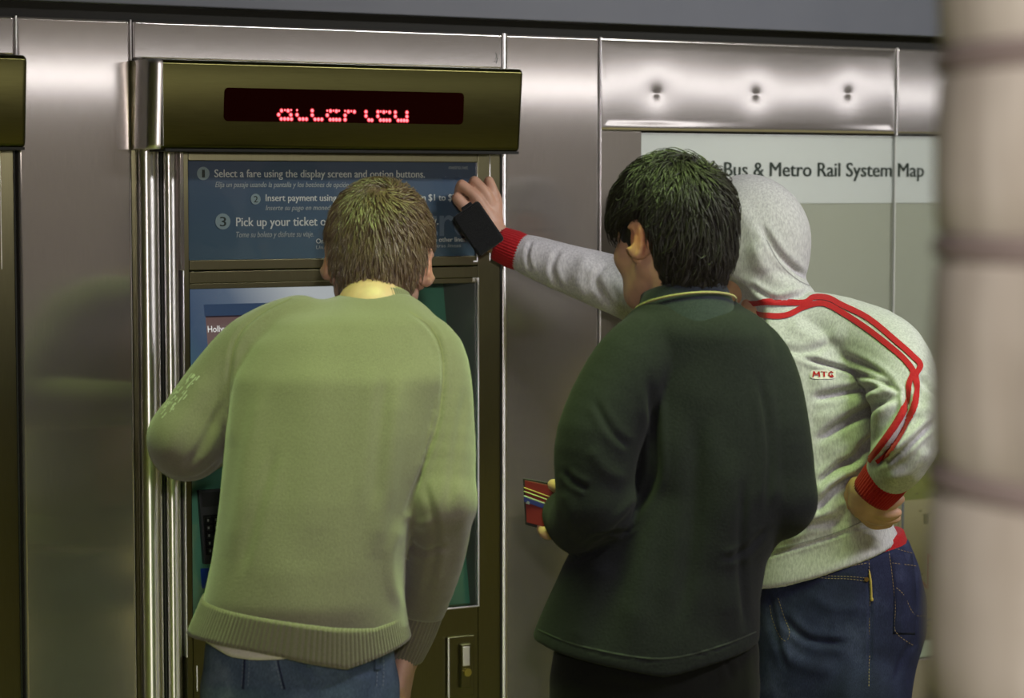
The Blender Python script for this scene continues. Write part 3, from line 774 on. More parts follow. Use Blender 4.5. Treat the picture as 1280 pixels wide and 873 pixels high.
# ------------------------------------------------------------------ system map case
def map_case():
    root = empty('map_case', (3.2, 0.1, 0.56), 'glazed system map case with white title band, behind the grey hoodie', 'map display')
    boxo('frame', 2.543, 2.643, -0.0, 0.03, 0.562, 1.770, M_olive if False else M_case, root, 0.001)
    m, N, L, b = nodemat('map_sheet')
    b.inputs['Base Color'].default_value = (0.40,0.41,0.35,1); b.inputs['Roughness'].default_value = 0.6
    boxo('map_sheet', 2.643, 4.2, 0.012, 0.03, 0.60, 1.6155, m, root)
    boxo('title_band', 2.643, 4.2, 0.010, 0.03, 1.6157, 1.767, plain('title_band_paint', (0.66,0.68,0.69), 0.5), root)
    boxo('bottom_rail', 2.643, 4.2, -0.002, 0.03, 0.562, 0.60, plain('rail_green_grey', (0.30,0.36,0.27), 0.5), root)
    mb = MB(); a = onwall(842, 222, 0.009); b_ = onwall(1155, 222, 0.009)
    wall_text(mb, 'Metro Bus & Metro Rail System Map', a[0], b_[0], 1.6755, 0.0315, 0.009, 0.034)
    mb.build('title_lettering', M_ink, root)
    # printed map in the lower part
    lo, hi = 0.62, 1.12
    base = boxo('map_print', 2.70, 4.15, 0.0105, 0.013, lo, hi, plain('map_cream', (0.50,0.45,0.34), 0.6), root)
    boxo('map_park', 3.20, 3.62, 0.0098, 0.011, 0.93, hi, plain('map_green', (0.15,0.20,0.05), 0.6), base)
    boxo('map_park', 2.75, 2.95, 0.0098, 0.011, 0.72, 0.95, bpy.data.materials['map_green'], base)
    rnd = random.Random(4)
    for name, col, k in (('map_line_red',(0.5,0.03,0.03),5),('map_line_blue',(0.04,0.1,0.4),5),('map_line_grey',(0.2,0.2,0.2),16)):
        lm = plain(name, col, 0.6)
        for _ in range(k):
            mb = MB(); x, z = rnd.uniform(2.75, 4.1), rnd.uniform(lo+.03, hi-.03); w_ = 0.003 if 'grey' not in name else 0.0012
            for _ in range(7):
                a = rnd.choice([0, math.pi/4, math.pi/2, -math.pi/4, math.pi]); l = rnd.uniform(0.04, 0.12)
                x2 = min(max(x+math.cos(a)*l, 2.71), 4.14); z2 = min(max(z+math.sin(a)*l, lo+.01), hi-.01)
                n = np.array([-(z2-z), 0, x2-x]); n = n/(np.linalg.norm(n)+1e-9)*w_
                p, q = np.array([x,0.0094,z]), np.array([x2,0.0094,z2]); mb.add([p-n, q-n, q+n, p+n], [(0,1,2,3)]); x, z = x2, z2
            mb.build('map_line', lm, base)
    mb = MB()
    for _ in range(240):
        x, z = rnd.uniform(2.72, 4.13), rnd.uniform(lo+.01, hi-.01); a, c = rnd.uniform(.004,.013), rnd.uniform(.0015,.003)
        mb.add([(x,.0092,z),(x+a,.0092,z),(x+a,.0092,z+c),(x,.0092,z+c)], [(0,1,2,3)])
    p = onwall(1158, 649, 0.009); mb.add([(p[0]-.008,.0088,p[2]-.012),(p[0]+.008,.0088,p[2]-.012),(p[0]+.008,.0088,p[2]+.012),(p[0]-.008,.0088,p[2]+.012)], [(0,1,2,3)])
    tag(mb.build('map_marks', M_ink, base), kind='stuff')
    boxo('glass_pane', 2.643, 3.3225, 0.001, 0.004, 0.60, 1.768, glassmat('case_glass', (0.96,0.97,0.95), 0.7, 0.04), root)
    boxo('glass_pane', 3.3255, 4.2, 0.001, 0.004, 0.60, 1.768, bpy.data.materials['case_glass'], root)
    boxo('pane_joint', 3.3225, 3.3255, 0.0, 0.006, 0.60, 1.768, plain('joint_seal', (0.55,0.56,0.54), 0.4), root)
M_case = brushed('case_frame_metal', (0.30,0.28,0.25), 0.4, 'v', 0.2)
map_case()

# ------------------------------------------------------------------ near column shaped like a palm trunk
def column():
    c0 = at(1172, 436, 1.72); R0 = 0.235
    c = c0+RH*R0
    root = empty('palm_trunk_column', (c[0], c[1], 0), 'pale ringed palm trunk column close to the camera at the right edge', 'column')
    m, N, L, b = nodemat('trunk_surface')
    nz = noise_node(N, L, 26, 5, (1,1,0.12)); r = ramp(N, L, nz.outputs[0], [(0.32,(0.47,0.43,0.37)),(0.5,(0.58,0.53,0.46)),(0.7,(0.70,0.655,0.58))])
    n2 = noise_node(N, L, 7, 4); r2 = ramp(N, L, n2.outputs[0], [(0.3,(0.75,0.73,0.70)),(0.7,(1,1,1))])
    mx = N.new('ShaderNodeMix'); mx.data_type = 'RGBA'; mx.blend_type = 'MULTIPLY'; mx.inputs[0].default_value = 1
    L.new(r.outputs[0], mx.inputs[6]); L.new(r2.outputs[0], mx.inputs[7]); L.new(mx.outputs[2], b.inputs['Base Color'])
    b.inputs['Roughness'].default_value = 0.75; bump(N, L, b, nz.outputs[0], 0.5, 0.004)
    ring = plain('trunk_ring', (0.25,0.20,0.185), 0.8)
    zs = [c0[2]+ (436-y)/FPX*1.95 for y in (120, 325, 580, 848)]
    zr = sorted([zs[3]-0.165*k for k in range(1, 8) if zs[3]-0.165*k > 0.06]+zs+[zs[0]+0.15*k for k in range(1, 13) if zs[0]+0.15*k < 3.75])
    def lathe(name, prof, mat, cap=False):
        n = 72; V = []; F = []
        for z, r_ in prof:
            for j in range(n):
                a = 2*math.pi*j/n; V.append((c[0]+r_*math.cos(a), c[1]+r_*math.sin(a), z))
        for i in range(len(prof)-1):
            for j in range(n): F.append((i*n+j, i*n+(j+1)%n, (i+1)*n+(j+1)%n, (i+1)*n+j))
        return np_mesh(name, np.array(V), np.array(F), mat, root)
    edges = [0.0]+zr+[3.8]
    def rad(z): return R0+0.012*(1.5-z)*0.5
    for i in range(len(edges)-1):
        a, b_ = edges[i]+0.009, edges[i+1]-0.009
        if i == 0: a = 0.0
        pr = [(a, rad(a)-0.006)]+[(a+(b_-a)*t, rad(a+(b_-a)*t)-0.001+0.003*math.sin(t*math.pi)) for t in (0.04,0.3,0.6,0.96)]+[(b_, rad(b_)-0.006)]
        lathe('trunk_segment', pr, m)
    for z in zr:
        lathe('ring', [(z-0.010, rad(z)-0.006),(z-0.005, rad(z)+0.002),(z+0.005, rad(z)+0.002),(z+0.010, rad(z)-0.006)], ring)
column()

# ------------------------------------------------------------------ people
def unit(v): v = np.array(v, float); return v/np.linalg.norm(v)
def frame_facing(phi, pitch, roll=0.0):
    """head frame: phi degrees to the left of the view direction, pitch degrees downward"""
    p = math.radians(phi); q = math.radians(pitch)
    fh = FH*math.cos(p)-RH*math.sin(p); r = RH*math.cos(p)+FH*math.sin(p)
    f = fh*math.cos(q)-UPV*math.sin(q); u = fh*math.sin(q)+UPV*math.cos(q)
    a = math.radians(roll); r2 = r*math.cos(a)+u*math.sin(a); u2 = u*math.cos(a)-r*math.sin(a)
    return r2, f, u2
def head_parts(c, fr, s, neck_to, h=0.0034):
    r, f, u = fr; M = np.stack([r, f, u], 1)
    W_ = lambda x, y, z: c+s*(x*r+y*f+z*u)
    S = Sculpt(np.minimum(c-0.16, neck_to-0.09), np.maximum(c+0.16, neck_to+0.09), h)
    E = lambda x, y, z, a, b, d, k=0.02, carve=False, MM=None: S.ell(W_(x,y,z), s*np.array((a,b,d)), k, M if MM is None else MM, carve)
    C_ = lambda p, q, ra, rb, k=0.01, carve=False: S.cone(W_(*p), W_(*q), ra*s, rb*s, k, carve)
    E(0,-.012,.035,.076,.096,.088)
    E(0,.032,-.028,.060,.062,.088,.03)
    E(0,.040,-.082,.047,.048,.036,.03)
    E(0,.076,-.104,.018,.016,.014,.025)
    S.tube([W_(0,-.018,-.05), W_(0,-.03,-.12), neck_to], [.056*s,.056*s,.066], .03)
    for sx in (-1, 1):
        C_((sx*.018,.086,.022),(sx*.046,.070,.020),.009,.008,.02)        # brow
        E(sx*.046,.058,-.030,.022,.022,.020,.03)                          # cheek
        C_((sx*.056,.0,-.055),(sx*.030,.058,-.098),.014,.014,.03)         # jaw
        E(sx*.031,.094,-.002,.017,.013,.012,.012,True)                    # socket
        E(sx*.031,.076,-.003,.0135,.0125,.0125,.002)                      # eyeball under the lid
        C_((sx*.020,.087,.004),(sx*.043,.080,.003),.0042,.004,.005)       # upper lid
        C_((sx*.021,.086,-.010),(sx*.042,.080,-.009),.0035,.003,.006)     # lower lid
        E(sx*.012,.096,-.036,.009,.010,.008,.008)                         # nostril wing
        # ear
        er = unit(r*sx*0.62-f*0.72+u*0.05); ef = unit(np.cross(u, er)); eu = np.cross(er, ef); EM = np.stack([er, ef, eu], 1)
        ec = W_(sx*.082,-.012,-.008)
        S.ell(ec, s*np.array((.0095,.025,.036)), .006, EM)
        ro = [ec+s*(math.cos(a)*.015*(f*0.78+r*sx*0.1)*-1+math.sin(a)*.029*u+r*sx*.006) for a in np.linspace(-1.9, 1.9, 9)]
        S.tube(ro, [.0045*s]*9, .004, sub=False)
        S.ell(W_(sx*.096,-.002,-.004), s*np.array((.0105,.009,.016)), .006, M, True)
        S.ell(W_(sx*.079,-.004,-.008), s*np.array((.006,.016,.024)), .006, M)
        S.ell(W_(sx*.077,.004,-.036), s*np.array((.006,.009,.010)), .006, M)
    C_((0,.088,.008),(0,.108,-.030),.0075,.0105,.014)                     # nose
    E(0,.108,-.033,.011,.011,.009,.008)
    C_((-.017,.088,-.060),(.017,.088,-.060),.0055,.0055,.008); C_((-.015,.086,-.070),(.015,.086,-.070),.0065,.0065,.008)
    C_((-.02,.099,-.0645),(.02,.099,-.0645),.0018,.0018,.003,True)
    P, F = S.mesh(1)
    L = (P-c)@M/s
    lip = np.clip(1.4-np.hypot((L[:,0])/.022, (L[:,2]+.065)/.010), 0, 1)*(L[:,1] > .075)*0.8
    ear = np.clip(1.3-np.hypot((np.abs(L[:,0])-.085)/.018, (L[:,2]+.008)/.034), 0, 1)*(L[:,1] < .03)*(L[:,1] > -.05)*0.8
    return P, F, np.maximum(lip, ear)
def eyes(root, c, fr, s):
    r, f, u = fr
    white = bpy.data.materials.get('eye_white') or plain('eye_white', (0.75,0.72,0.68), 0.15)
    iris = bpy.data.materials.get('eye_iris') or plain('eye_iris', (0.05,0.03,0.02), 0.1)
    hairm = bpy.data.materials.get('brow_hair') or plain('brow_hair', (0.03,0.02,0.014), 0.7)
    for sx in (-1, 1):
        ce = c+s*(sx*.031*r+.0795*f-.0028*u)
        V = []; F = []; n = 14
        for i in range(n+1):
            for j in range(n):
                a = math.pi*i/n; b_ = 2*math.pi*j/n
                V.append(ce+s*.0112*(math.cos(a)*f+math.sin(a)*math.cos(b_)*r+math.sin(a)*math.sin(b_)*u))
        F = [(i*n+j, i*n+(j+1)%n, (i+1)*n+(j+1)%n, (i+1)*n+j) for i in range(n) for j in range(n)]
        e = np_mesh('eye', np.array(V), np.array(F), white, root)
        MB().cyl(tuple(ce+f*s*.0098), tuple(f), .0052*s, .0018*s, 20).build('iris', iris, e)
        bz = [c+s*(sx*(.014+.036*t)*r+(.0965-.018*t*t)*f+(.0255+.006*math.sin(t*2.4))*u) for t in np.linspace(0, 1, 6)]
        vv = []; 
        for i, p in enumerate(bz):
            hh = s*(.0035 if 0 < i < 5 else .0015); vv += [p-u*hh, p+f*s*.0022, p+u*hh]
        ff = [(i*3+k, i*3+k+1, i*3+k+4, i*3+k+3) for i in range(5) for k in (0,1)]
        mesh_obj('eyebrow', vv, ff, hairm, root, True)
def hand_shape(S, wrist, d, pn, size=1.0, curl=(0.5,0.6,0.5), side=1, spread=1.0, thumb=(0.5,), k=0.006):
    """palm, four fingers of unequal length and a thumb; d towards the fingers, pn out of the palm"""
    d = unit(d); pn = unit(pn-d*(np.array(pn)@d)); sd = np.cross(d, pn)*side
    off = [-.029,-.010,.0095,.0275]; ln = [.070,.079,.074,.057]; pl = [.084,.088,.085,.078]; rr = [.0088,.0090,.0086,.0076]
    w_ = np.array(wrist)
    S.cone(w_-d*.04, w_+d*.01, .026*size, .023*size, .012)
    for i in range(4):
        kn = w_+size*(d*pl[i]+sd*off[i]*spread)
        S.cone(w_+size*(d*.012+sd*off[i]*.45), kn, .0145*size, .0112*size, .014)
        p = kn; a = 0
        for j, fr in enumerate((.45,.31,.24)):
            a += curl[j]*(1+0.08*i); q = p+size*ln[i]*fr*(d*math.cos(a)+pn*math.sin(a))
            S.cone(p, q, rr[i]*size*(1-.08*j), rr[i]*size*(1-.08*(j+1)), k if j == 0 else .002); p = q
    t0 = w_+size*(d*.015-sd*.020+pn*.006); t1 = w_+size*(d*.048-sd*.045+pn*.018); t2 = t1+size*(d*.030-sd*.006+pn*.012*thumb[0]*2); t3 = t2+size*(d*.024+sd*.006+pn*.010)
    S.cone(t0, t1, .0155*size, .0125*size, .014); S.cone(t1, t2, .0112*size, .0100*size, .004); S.cone(t2, t3, .0098*size, .0085*size, .003)
def join(parts):
    P = []; F = []; T = []; n = 0
    for p, f, t in parts:
        P.append(p); F.append(f+n); T.append(t if t is not None else np.zeros(len(p))); n += len(p)
    return np.concatenate(P), np.concatenate(F), np.concatenate(T)
def torso_core(neck, sh, hips, pelvis, knees, ankles, arms):
    """the slim figure under the clothes"""
    allp = [neck, *sh, *hips, pelvis, *knees, *ankles]+[p for a in arms for p in a]
    lo, hi = bounds(*allp, pad=0.17); S = Sculpt(lo, hi, 0.011)
    mid = (sh[0]+sh[1])/2
    S.cone(neck, mid-UPV*.05, .055, .075, .03)
    for q in sh: S.cone(mid, q, .065, .05, .04)
    S.tube([mid-UPV*.03, (mid+pelvis)/2, pelvis], [.085,.085,.09], .05)
    for q, kn, an in zip(hips, knees, ankles):
        S.cone(pelvis, q, .085, .075, .04); S.cone(q, kn, .070, .048, .03); S.cone(kn, an, .047, .034, .02); S.cone(an, an+FH*.10-UPV*.03, .034, .03, .02)
    for a in arms:
        rr = np.linspace(.042, .026, len(a)); S.tube(a, rr, .02)
    P, F = S.mesh(2); return P, F, None

def hair_mass(name, root, c, fr, s, whorl, th, length, count, mat, seed, zcut, fringe=0.35, lift=0.06, rad=0.0010, clump=0.35, ragged=0.12, swirl=0.5, side_low=0.0):
    r, f, u = fr; M = np.stack([r, f, u], 1); rnd = np.random.RandomState(seed)
    cc = np.array((0,-.012,.035)); R_ = np.array((.077,.097,.088))+th
    def warp(L):
        L = np.array(L, float); q = (L-cc)/R_; t = np.clip((-.22-q[...,2])/.75, 0, 1)*np.clip((.25-q[...,1])/.4, 0, 1)
        L[...,2] -= .042*t; L[...,1] -= .016*t; return L
    W_ = lambda L: c+s*(L@M.T)
    # the mass under the strands
    S = Sculpt(c-0.17, c+0.17, 0.004)
    S.ell(W_(cc), s*(R_-.004), 0, M)
    S.ell(W_(np.array((0,-.045,-.030))), s*np.array((.052,.040,.046))+th*0.4, .03, M)
    S.ell(W_(np.array((0,.075,-.062))), s*np.array((.082,.062,.090)), .012, M, True)
    for sx in (-1, 1):
        S.ell(W_(np.array((sx*.088,.002,-.024))), s*np.array((.030,.034,.044)), .008, M, True)
    S.plane(W_(np.array((0,-.05,zcut*.1+.0))), unit(-u+f*0.12), .012)
    P, F = S.mesh(2)
    P = W_(warp((P-c)@M/s)); N = vnormals(P, F); L = (P-c)@M/s
    P = P+N*(0.0016*np.sin(L@np.array((160,60,30))+3*np.sin(L@np.array((20,70,90)))))[:,None]
    cap = np_mesh(name, P, F, mat, root)
    w_ = unit(whorl); V = []; Fc = []; n = 7
    made = 0; nv = 0
    cl = rnd.randn(260, 3); cl /= np.linalg.norm(cl, axis=1)[:,None]
    while made < count:
        d = unit(rnd.randn(3))
        lowz = zcut-0.25*rnd.rand()*ragged*4
        if d[2] < zcut: continue
        if d[1] > 0.25 and d[2] < fringe-0.1*rnd.rand(): continue
        if abs(d[0]) > .66 and -.34 < d[1] < .55 and d[2] < -.16+side_low: continue
        ln = length*(0.6+0.5*rnd.rand())*(1.0 if d[2] > -.2 else 0.7)
        tgt = cl[np.argmax(cl@d)]
        p = d.copy(); pts = []
        lf = lift*(0.3+rnd.rand()); base = 0.975+0.05*rnd.rand()
        jit = rnd.randn(3)*0.16
        for k_ in range(n):
            t = k_/(n-1)
            pts.append(cc+R_*p*(base+lf*math.sin(t*2.2)*(0.4+0.6*t)))
            tn = -(w_-(w_@p)*p); tn = tn/(np.linalg.norm(tn)+.15)
            sw = np.cross(p, tn)*swirl*max(0, w_@p)
            g = np.array((0,0,-.35)); g = g-(g@p)*p
            tc = tgt-p; tc = tc-(tc@p)*p
            q = unit(tn+sw+g+tc*clump*2+jit*(1+t))
            p = unit(p+q*ln/n/0.1)
        pts = np.array(pts)
        if ((np.abs(pts[:,0]) > .058) & (np.abs(pts[:,1]+.006) < .030) & (pts[:,2] < .017)).any(): continue
        rr = rad*(0.7+0.6*rnd.rand())
        T = np.gradient(pts, axis=0)
        for k_ in range(n):
            tt = unit(T[k_]); a = unit(np.cross(tt, pts[k_]-cc+1e-6)); b_ = np.cross(tt, a); q = rr*(1-0.75*(k_/(n-1))**2)
            for an in (0, 2.094, 4.189): V.append(pts[k_]+q*(math.cos(an)*a*1.5+math.sin(an)*b_))
        for k_ in range(n-1):
            for j in range(3): Fc.append((nv+k_*3+j, nv+k_*3+(j+1)%3, nv+k_*3+3+(j+1)%3, nv+k_*3+3+j))
        nv += n*3; made += 1
    o = np_mesh('hair_strands', W_(warp(np.array(V))), np.array(Fc), mat, cap); tag(o, kind='stuff')
    return cap

def shoe(root, ankle, mat, sole):
    S = Sculpt(ankle+np.array((-.25,-.25,-.1)), ankle+np.array((.25,.35,.1)), .006)
    z = lambda p, h_: np.array((p[0], p[1], h_))
    toe = ankle+FH*.17; heel = ankle-FH*.045
    S.cone(z(heel,.045), z(toe,.036), .036, .030, .02); S.cone(z(toe,.034), z(toe-RH*.012,.034), .034, .034, .02)
    S.cone(z(heel,.05), z(ankle,.10), .036, .040, .02); S.cone(z(ankle,.095), z(ankle+FH*.08,.055), .036, .034, .02)
    S.plane((0,0,.012), (0,0,-1), .004)
    P, F = S.mesh(2); o = np_mesh('shoe', P, F, mat, root)
    S = Sculpt(ankle+np.array((-.25,-.25,-.1)), ankle+np.array((.25,.35,.1)), .006)
    S.cone(z(heel,.02), z(toe,.02), .040, .040, .02); S.plane((0,0,.001), (0,0,-1), .003); S.plane((0,0,.020), (0,0,1), .003)
    P, F = S.mesh(1); np_mesh('sole', P, F, sole, o)

def ring_hem(name, top, bot, secs_c, w0, t0, w1, t1, mat, root, ribs=110, amp=0.0014, rows=9, e=2.3, ang=0.0):
    """ribbed hem band: top / bot give picture height as a function of -1..1 across, on a super-ellipse ring"""
    n = ribs*6; V = []; F = []
    (xc0, d0), (xc1, d1) = secs_c
    for i in range(rows):
        t = i/(rows-1); w_ = w0+(w1-w0)*t; th = t0+(t1-t0)*t; xc = xc0+(xc1-xc0)*t; d = d0+(d1-d0)*t
        for j in range(n):
            a = 2*math.pi*j/n; ca, sa = math.cos(a), math.sin(a)
            cu = math.copysign(abs(ca)**(2/e), ca); su = math.copysign(abs(sa)**(2/e), sa)
            y = top(cu)*(1-t)+bot(cu)*t
            zz = at(xc, y, d)[2]; c = at(xc, y, d)
            bl = 0.0008
            q = c*1.0; q = q+RH*(w_/FPX*d+bl+amp*math.cos(ribs*a))*cu+FH*(th+bl+amp*math.cos(ribs*a))*su
            q[2] = zz; V.append(q)
    for i in range(rows-1):
        for j in range(n): F.append((i*n+j, (i+1)*n+j, (i+1)*n+(j+1)%n, i*n+(j+1)%n))
    o = np_mesh(name, np.array(V), np.array(F), mat, root)
    m = o.modifiers.new('thick', 'SOLIDIFY'); m.thickness = 0.004; m.offset = 0
    return o

M_sweat = cloth('taupe_wool_knit', (0.135,0.118,0.098), (0.165,0.146,0.122), 420, 0.5, 0.35, 0.08, (1,1,0.6))
M_sweatrib = cloth('taupe_rib_knit', (0.125,0.108,0.090), (0.150,0.132,0.110), 330, 0.4, 0.3, 0.06)
M_fleece = cloth('dark_green_fleece', (0.0085,0.0094,0.0120), (0.0135,0.0143,0.0178), 240, 0.5, 0.03, 0.10)
M_hoodie = cloth('heather_grey_jersey', (0.38,0.37,0.395), (0.54,0.53,0.55), 270, 0.35, 0.15, 0.05, (1,1,0.35))
M_red = cloth('red_rib_knit', (0.31,0.010,0.014), (0.40,0.015,0.02), 300, 0.3, 0.1, 0.05)
M_stripe = cloth('red_stripe_tape', (0.34,0.012,0.018), (0.42,0.018,0.024), 300, 0.3, 0.1, 0.04)
M_jeans = denim('washed_denim', (0.035,0.055,0.10), (0.075,0.105,0.17), (0.19,0.235,0.32))
M_jeans2 = denim('dark_denim', (0.009,0.011,0.030), (0.018,0.022,0.058), (0.050,0.058,0.12))
M_trous = cloth('black_trousers', (0.0025,0.0025,0.003), (0.005,0.005,0.005), 300, 0.3, 0.05)
M_tee = cloth('white_tee', (0.52,0.48,0.46), (0.62,0.58,0.55), 300, 0.2, 0.1)
M_tee2 = cloth('yellow_grey_tee', (0.22,0.19,0.11), (0.30,0.26,0.16), 300, 0.2, 0.1)
M_skin1 = skinmat('fair_skin', (0.46,0.275,0.215), (0.52,0.20,0.15))
M_skin2 = skinmat('warm_skin', (0.50,0.285,0.195), (0.50,0.16,0.11))
M_hair1 = plain('light_brown_hair', (0.135,0.082,0.055), 0.34, 0, 0.9)
M_hair2 = plain('black_hair', (0.010,0.007,0.0065), 0.5, 0, 0.45)
M_shoe = plain('black_shoe_leather', (0.02,0.02,0.02), 0.4); M_sole = plain('shoe_rubber', (0.25,0.24,0.22), 0.7)
M_thread = plain('denim_thread', (0.16,0.115,0.06), 0.7); M_thread2 = plain('pale_thread', (0.13,0.16,0.22), 0.7)
M_seam = plain('sweater_seam_thread', (0.17,0.15,0.11), 0.9)  # flat thread colour for the sweater seam lines

def legs(S, hips, knees, ankles, rh, rk, ra):
    for h_, k_, a_ in zip(hips, knees, ankles):
        S.tube([h_, h_*0.5+k_*0.5, k_, k_*0.5+a_*0.5, a_], [rh, (rh+rk)/2, rk, (rk+ra)/2, ra], .03)
def drop(p, z, dx=0.0, dy=0.0):
    q = np.array(p, float)+RH*dx+FH*dy; q[2] = z; return q
def secs(lst, d=None):
    out = []
    for q in lst:
        y, xl, xr, dd, t = q; out.append((at((xl+xr)/2, y, dd), (xr-xl)/2*dd/FPX, t))
    return out

# ---- the man in the green-lit sweater
def person_sweater():
    hipc = at(375, 840, 3.95)
    root = empty('person', (hipc[0], hipc[1], 0), 'person with light brown hair in a ribbed knit sweater and faded jeans, using the machine', 'person')
    S = Sculpt(*bounds(at(190,360,3.95), at(600,820,3.95), at(300,480,4.42), at(400,600,4.2), pad=0.10), 0.0046)
    S.loft(secs([(367,426,510,4.045,.060),(382,395,530,4.03,.075),(398,345,545,4.01,.095),(425,310,556,4.0,.112),(470,292,560,3.97,.122),(540,284,545,3.95,.126),
                 (620,277,522,3.93,.130),(700,266,508,3.92,.135),(745,256,506,3.92,.138),(790,248,512,3.93,.136)]), .02, 2.25)
    S.tube([at(375,412,4.02), at(320,440,4.01), at(276,492,4.0), at(234,550,3.98)], [.060,.067,.066,.064], .035)
    S.tube([at(233,553,3.98), at(262,548,4.10), at(300,520,4.36)], [.064,.054,.036], .02)
    S.tube([at(490,418,4.02), at(538,448,4.0), at(551,530,3.96), at(552,628,3.92)], [.058,.062,.057,.056], .03)
    S.tube([at(552,630,3.92), at(544,700,3.97), at(526,772,4.035)], [.056,.049,.036], .02)
    a, b_ = at(256,762,3.92), at(510,788,3.92); S.plane((a+b_)/2, np.cross(b_-a, FH)*(1 if np.cross(b_-a, FH)[2] < 0 else -1), .008)
    P, F = S.mesh(2)
    folds = [([(362,372),(325,392),(297,420),(287,465),(284,560)], 6, .0032, 'valley'),
             ([(298,430),(293,500),(288,560)], 9, .003, 'ridge'), ([(330,480),(312,560),(300,640),(285,700)], 11, .0035, 'ridge'), ([(345,560),(322,640),(300,720)], 13, .0025, 'valley'),
             ([(505,385),(538,410),(553,448),(549,520),(528,585),(505,648)], 6, .0040, 'valley'), ([(538,430),(546,470),(538,540),(515,610)], 10, .004, 'ridge'),
             ([(500,480),(488,560),(470,700)], 13, .005, 'ridge'), ([(484,460),(476,540),(468,640)], 17, .004, 'valley'), ([(505,650),(488,690),(492,735),(510,765)], 9, .005, 'ridge'),
             ([(395,430),(390,560),(380,700)], 26, .0035, 'ridge'),
             ([(506,640),(522,655),(545,652)], 7, .005, 'ridge'), ([(508,675),(530,690),(560,682)], 8, .004, 'valley'), ([(575,600),(582,660),(570,720)], 9, .0035, 'ridge'),
             ([(530,600),(545,680),(530,750)], 9, .003, 'valley'), ([(585,480),(570,560),(560,640)], 10, .003, 'valley'),
             ([(280,500),(250,560),(225,590)], 9, .0035, 'valley'), ([(262,470),(228,530),(205,580)], 12, .003, 'ridge'), ([(275,575),(245,597),(205,597)], 5, .0045, 'valley'),
             ([(270,530),(255,570),(215,595)], 8, .003, 'ridge'), ([(350,420),(430,430),(500,418)], 16, .0015, 'ridge')]
    P = fold(P, F, folds, 0.0010, 11, 3)
    sw = np_mesh('sweater', P, F, M_sweat, root)
    sk = Skin(P, F)
    top = lambda c: np.interp(c, [-1,-.2,.35,.75,1], [744,757,767,772,766])
    bot = lambda c: np.interp(c, [-1,-.8,-.4,-.1,.1,.47,.75,1], [788,788,794,801,808,818,807,796])
    ring_hem('ribbed_hem', top, bot, ((380,3.92),(374.5,3.93)), 124, .1365, 137, .137, M_sweatrib, sw, 140, 0.0009)
    ribtube('ribbed_cuff', [at(533,750,4.02), at(519,788,4.05), at(507,818,4.075)], [.0365,.0365,.032], M_sweatrib, sw, 34, .0010)
    ribtube('ribbed_cuff', [at(290,530,4.28), at(297,523,4.33), at(305,515,4.38)], [.040,.037,.033], M_sweatrib, sw, 34, .0010)
    nb = at(469, 380, 4.05); nd = UPV*.92+FH*.34+RH*-.12
    ribtube('collar', [nb-nd*.008, nb+nd*.001, nb+nd*.010], [.067,.064,.061], M_sweatrib, sw, 70, .0008, 0.98)
    # printed marks on the upper sleeve
    mk = plain('worn_sleeve_print', (0.34,0.34,0.31), 0.8); rnd = random.Random(8); PP = []; FF = []
    for (x, y) in ((203,520),(206,512),(210,505),(214,498),(219,492),(224,487),(213,514),(217,508),(221,503),(225,498),(229,492),(233,487),(237,480),(241,474),(230,478),(235,472)):
        for _ in range(3):
            ox, oy = x+rnd.uniform(-2.5,4), y+rnd.uniform(-3,3); l = rnd.uniform(3,8); n = len(PP); wd = rnd.uniform(.6,1.3)
            PP += [(ox,oy),(ox+l*.62,oy-l*.75),(ox+l*.62+wd,oy-l*.75+wd*.8),(ox+wd,oy+wd*.8)]; FF.append((n,n+1,n+2,n+3))
    o = lay('sleeve_print', sk, PP, FF, mk, sw, .001)
    if o: tag(o, kind='stuff')
    strip('seam', sk, [(365,373),(328,392),(299,419),(288,462),(285,520)], 1.3, M_seam, sw, .0006)
    strip('seam', sk, [(512,390),(540,411),(554,448),(551,510),(535,572)], 1.3, M_seam, sw, .0006)
    nk = at(469, 373, 4.066); ax_ = unit(UPV*.80+FH*.58+RH*-.20); a1 = unit(RH-ax_*(RH@ax_)); a2 = np.cross(ax_, a1); mb = MB()
    for i in range(120):
        a = 2*math.pi*i/120; c = nk+a1*.0625*math.cos(a)+a2*.0625*math.sin(a); mb.cyl(tuple(c-UPV*.0012), (0,0,1), .0013, .0024, 6)
    tag(mb.build('bead_necklace', plain('gold_beads', (0.55,0.45,0.18), .3, .8), root), kind='stuff')
    # t-shirt peeking out at the neck and under the hem
    tee = ribtube('tshirt_collar', [nb, nb+nd*.007, nb+nd*.014], [.0615,.0595,.0575], M_tee2, root, 0, 0, 0.98)
    tb = lambda c: np.interp(c, [-1,-.9,-.62,-.4,-.1,.2,1], [788,793,805,807,805,800,795]); tt = lambda c: np.interp(c, [-1,1], [765,775])
    ring_hem('tshirt_hem', tt, tb, ((374,3.93),(374,3.93)), 119, .128, 120, .130, M_tee, root, 14, 0.0006)
    # jeans
    S = Sculpt(*bounds(at(250,780,3.95), at(500,860,3.95), (hipc[0],hipc[1],0.0), pad=0.17), 0.006)
    S.loft(secs([(770,268,488,3.93,.118),(800,258,491,3.94,.124),(853,256,494,3.94,.128),(900,262,490,3.95,.120)]), .02, 2.3)
    hips = [at(317,870,3.95), at(433,870,3.95)]; knees = [drop(hips[0],.47,-.02,.02), drop(hips[1],.47,.02,.03)]; ankles = [drop(hips[0],.09,-.03,0), drop(hips[1],.09,.03,0)]
    legs(S, hips, knees, ankles, .083, .065, .062)
    P, F = S.mesh(1)
    P = fold(P, F, [([(330,800),(345,853)], 8, .003, 'ridge'), ([(372,805),(392,850)], 9, .003, 'valley'), ([(410,830),(440,845),(470,850)], 8, .003, 'ridge')], .0014, 14, 5)
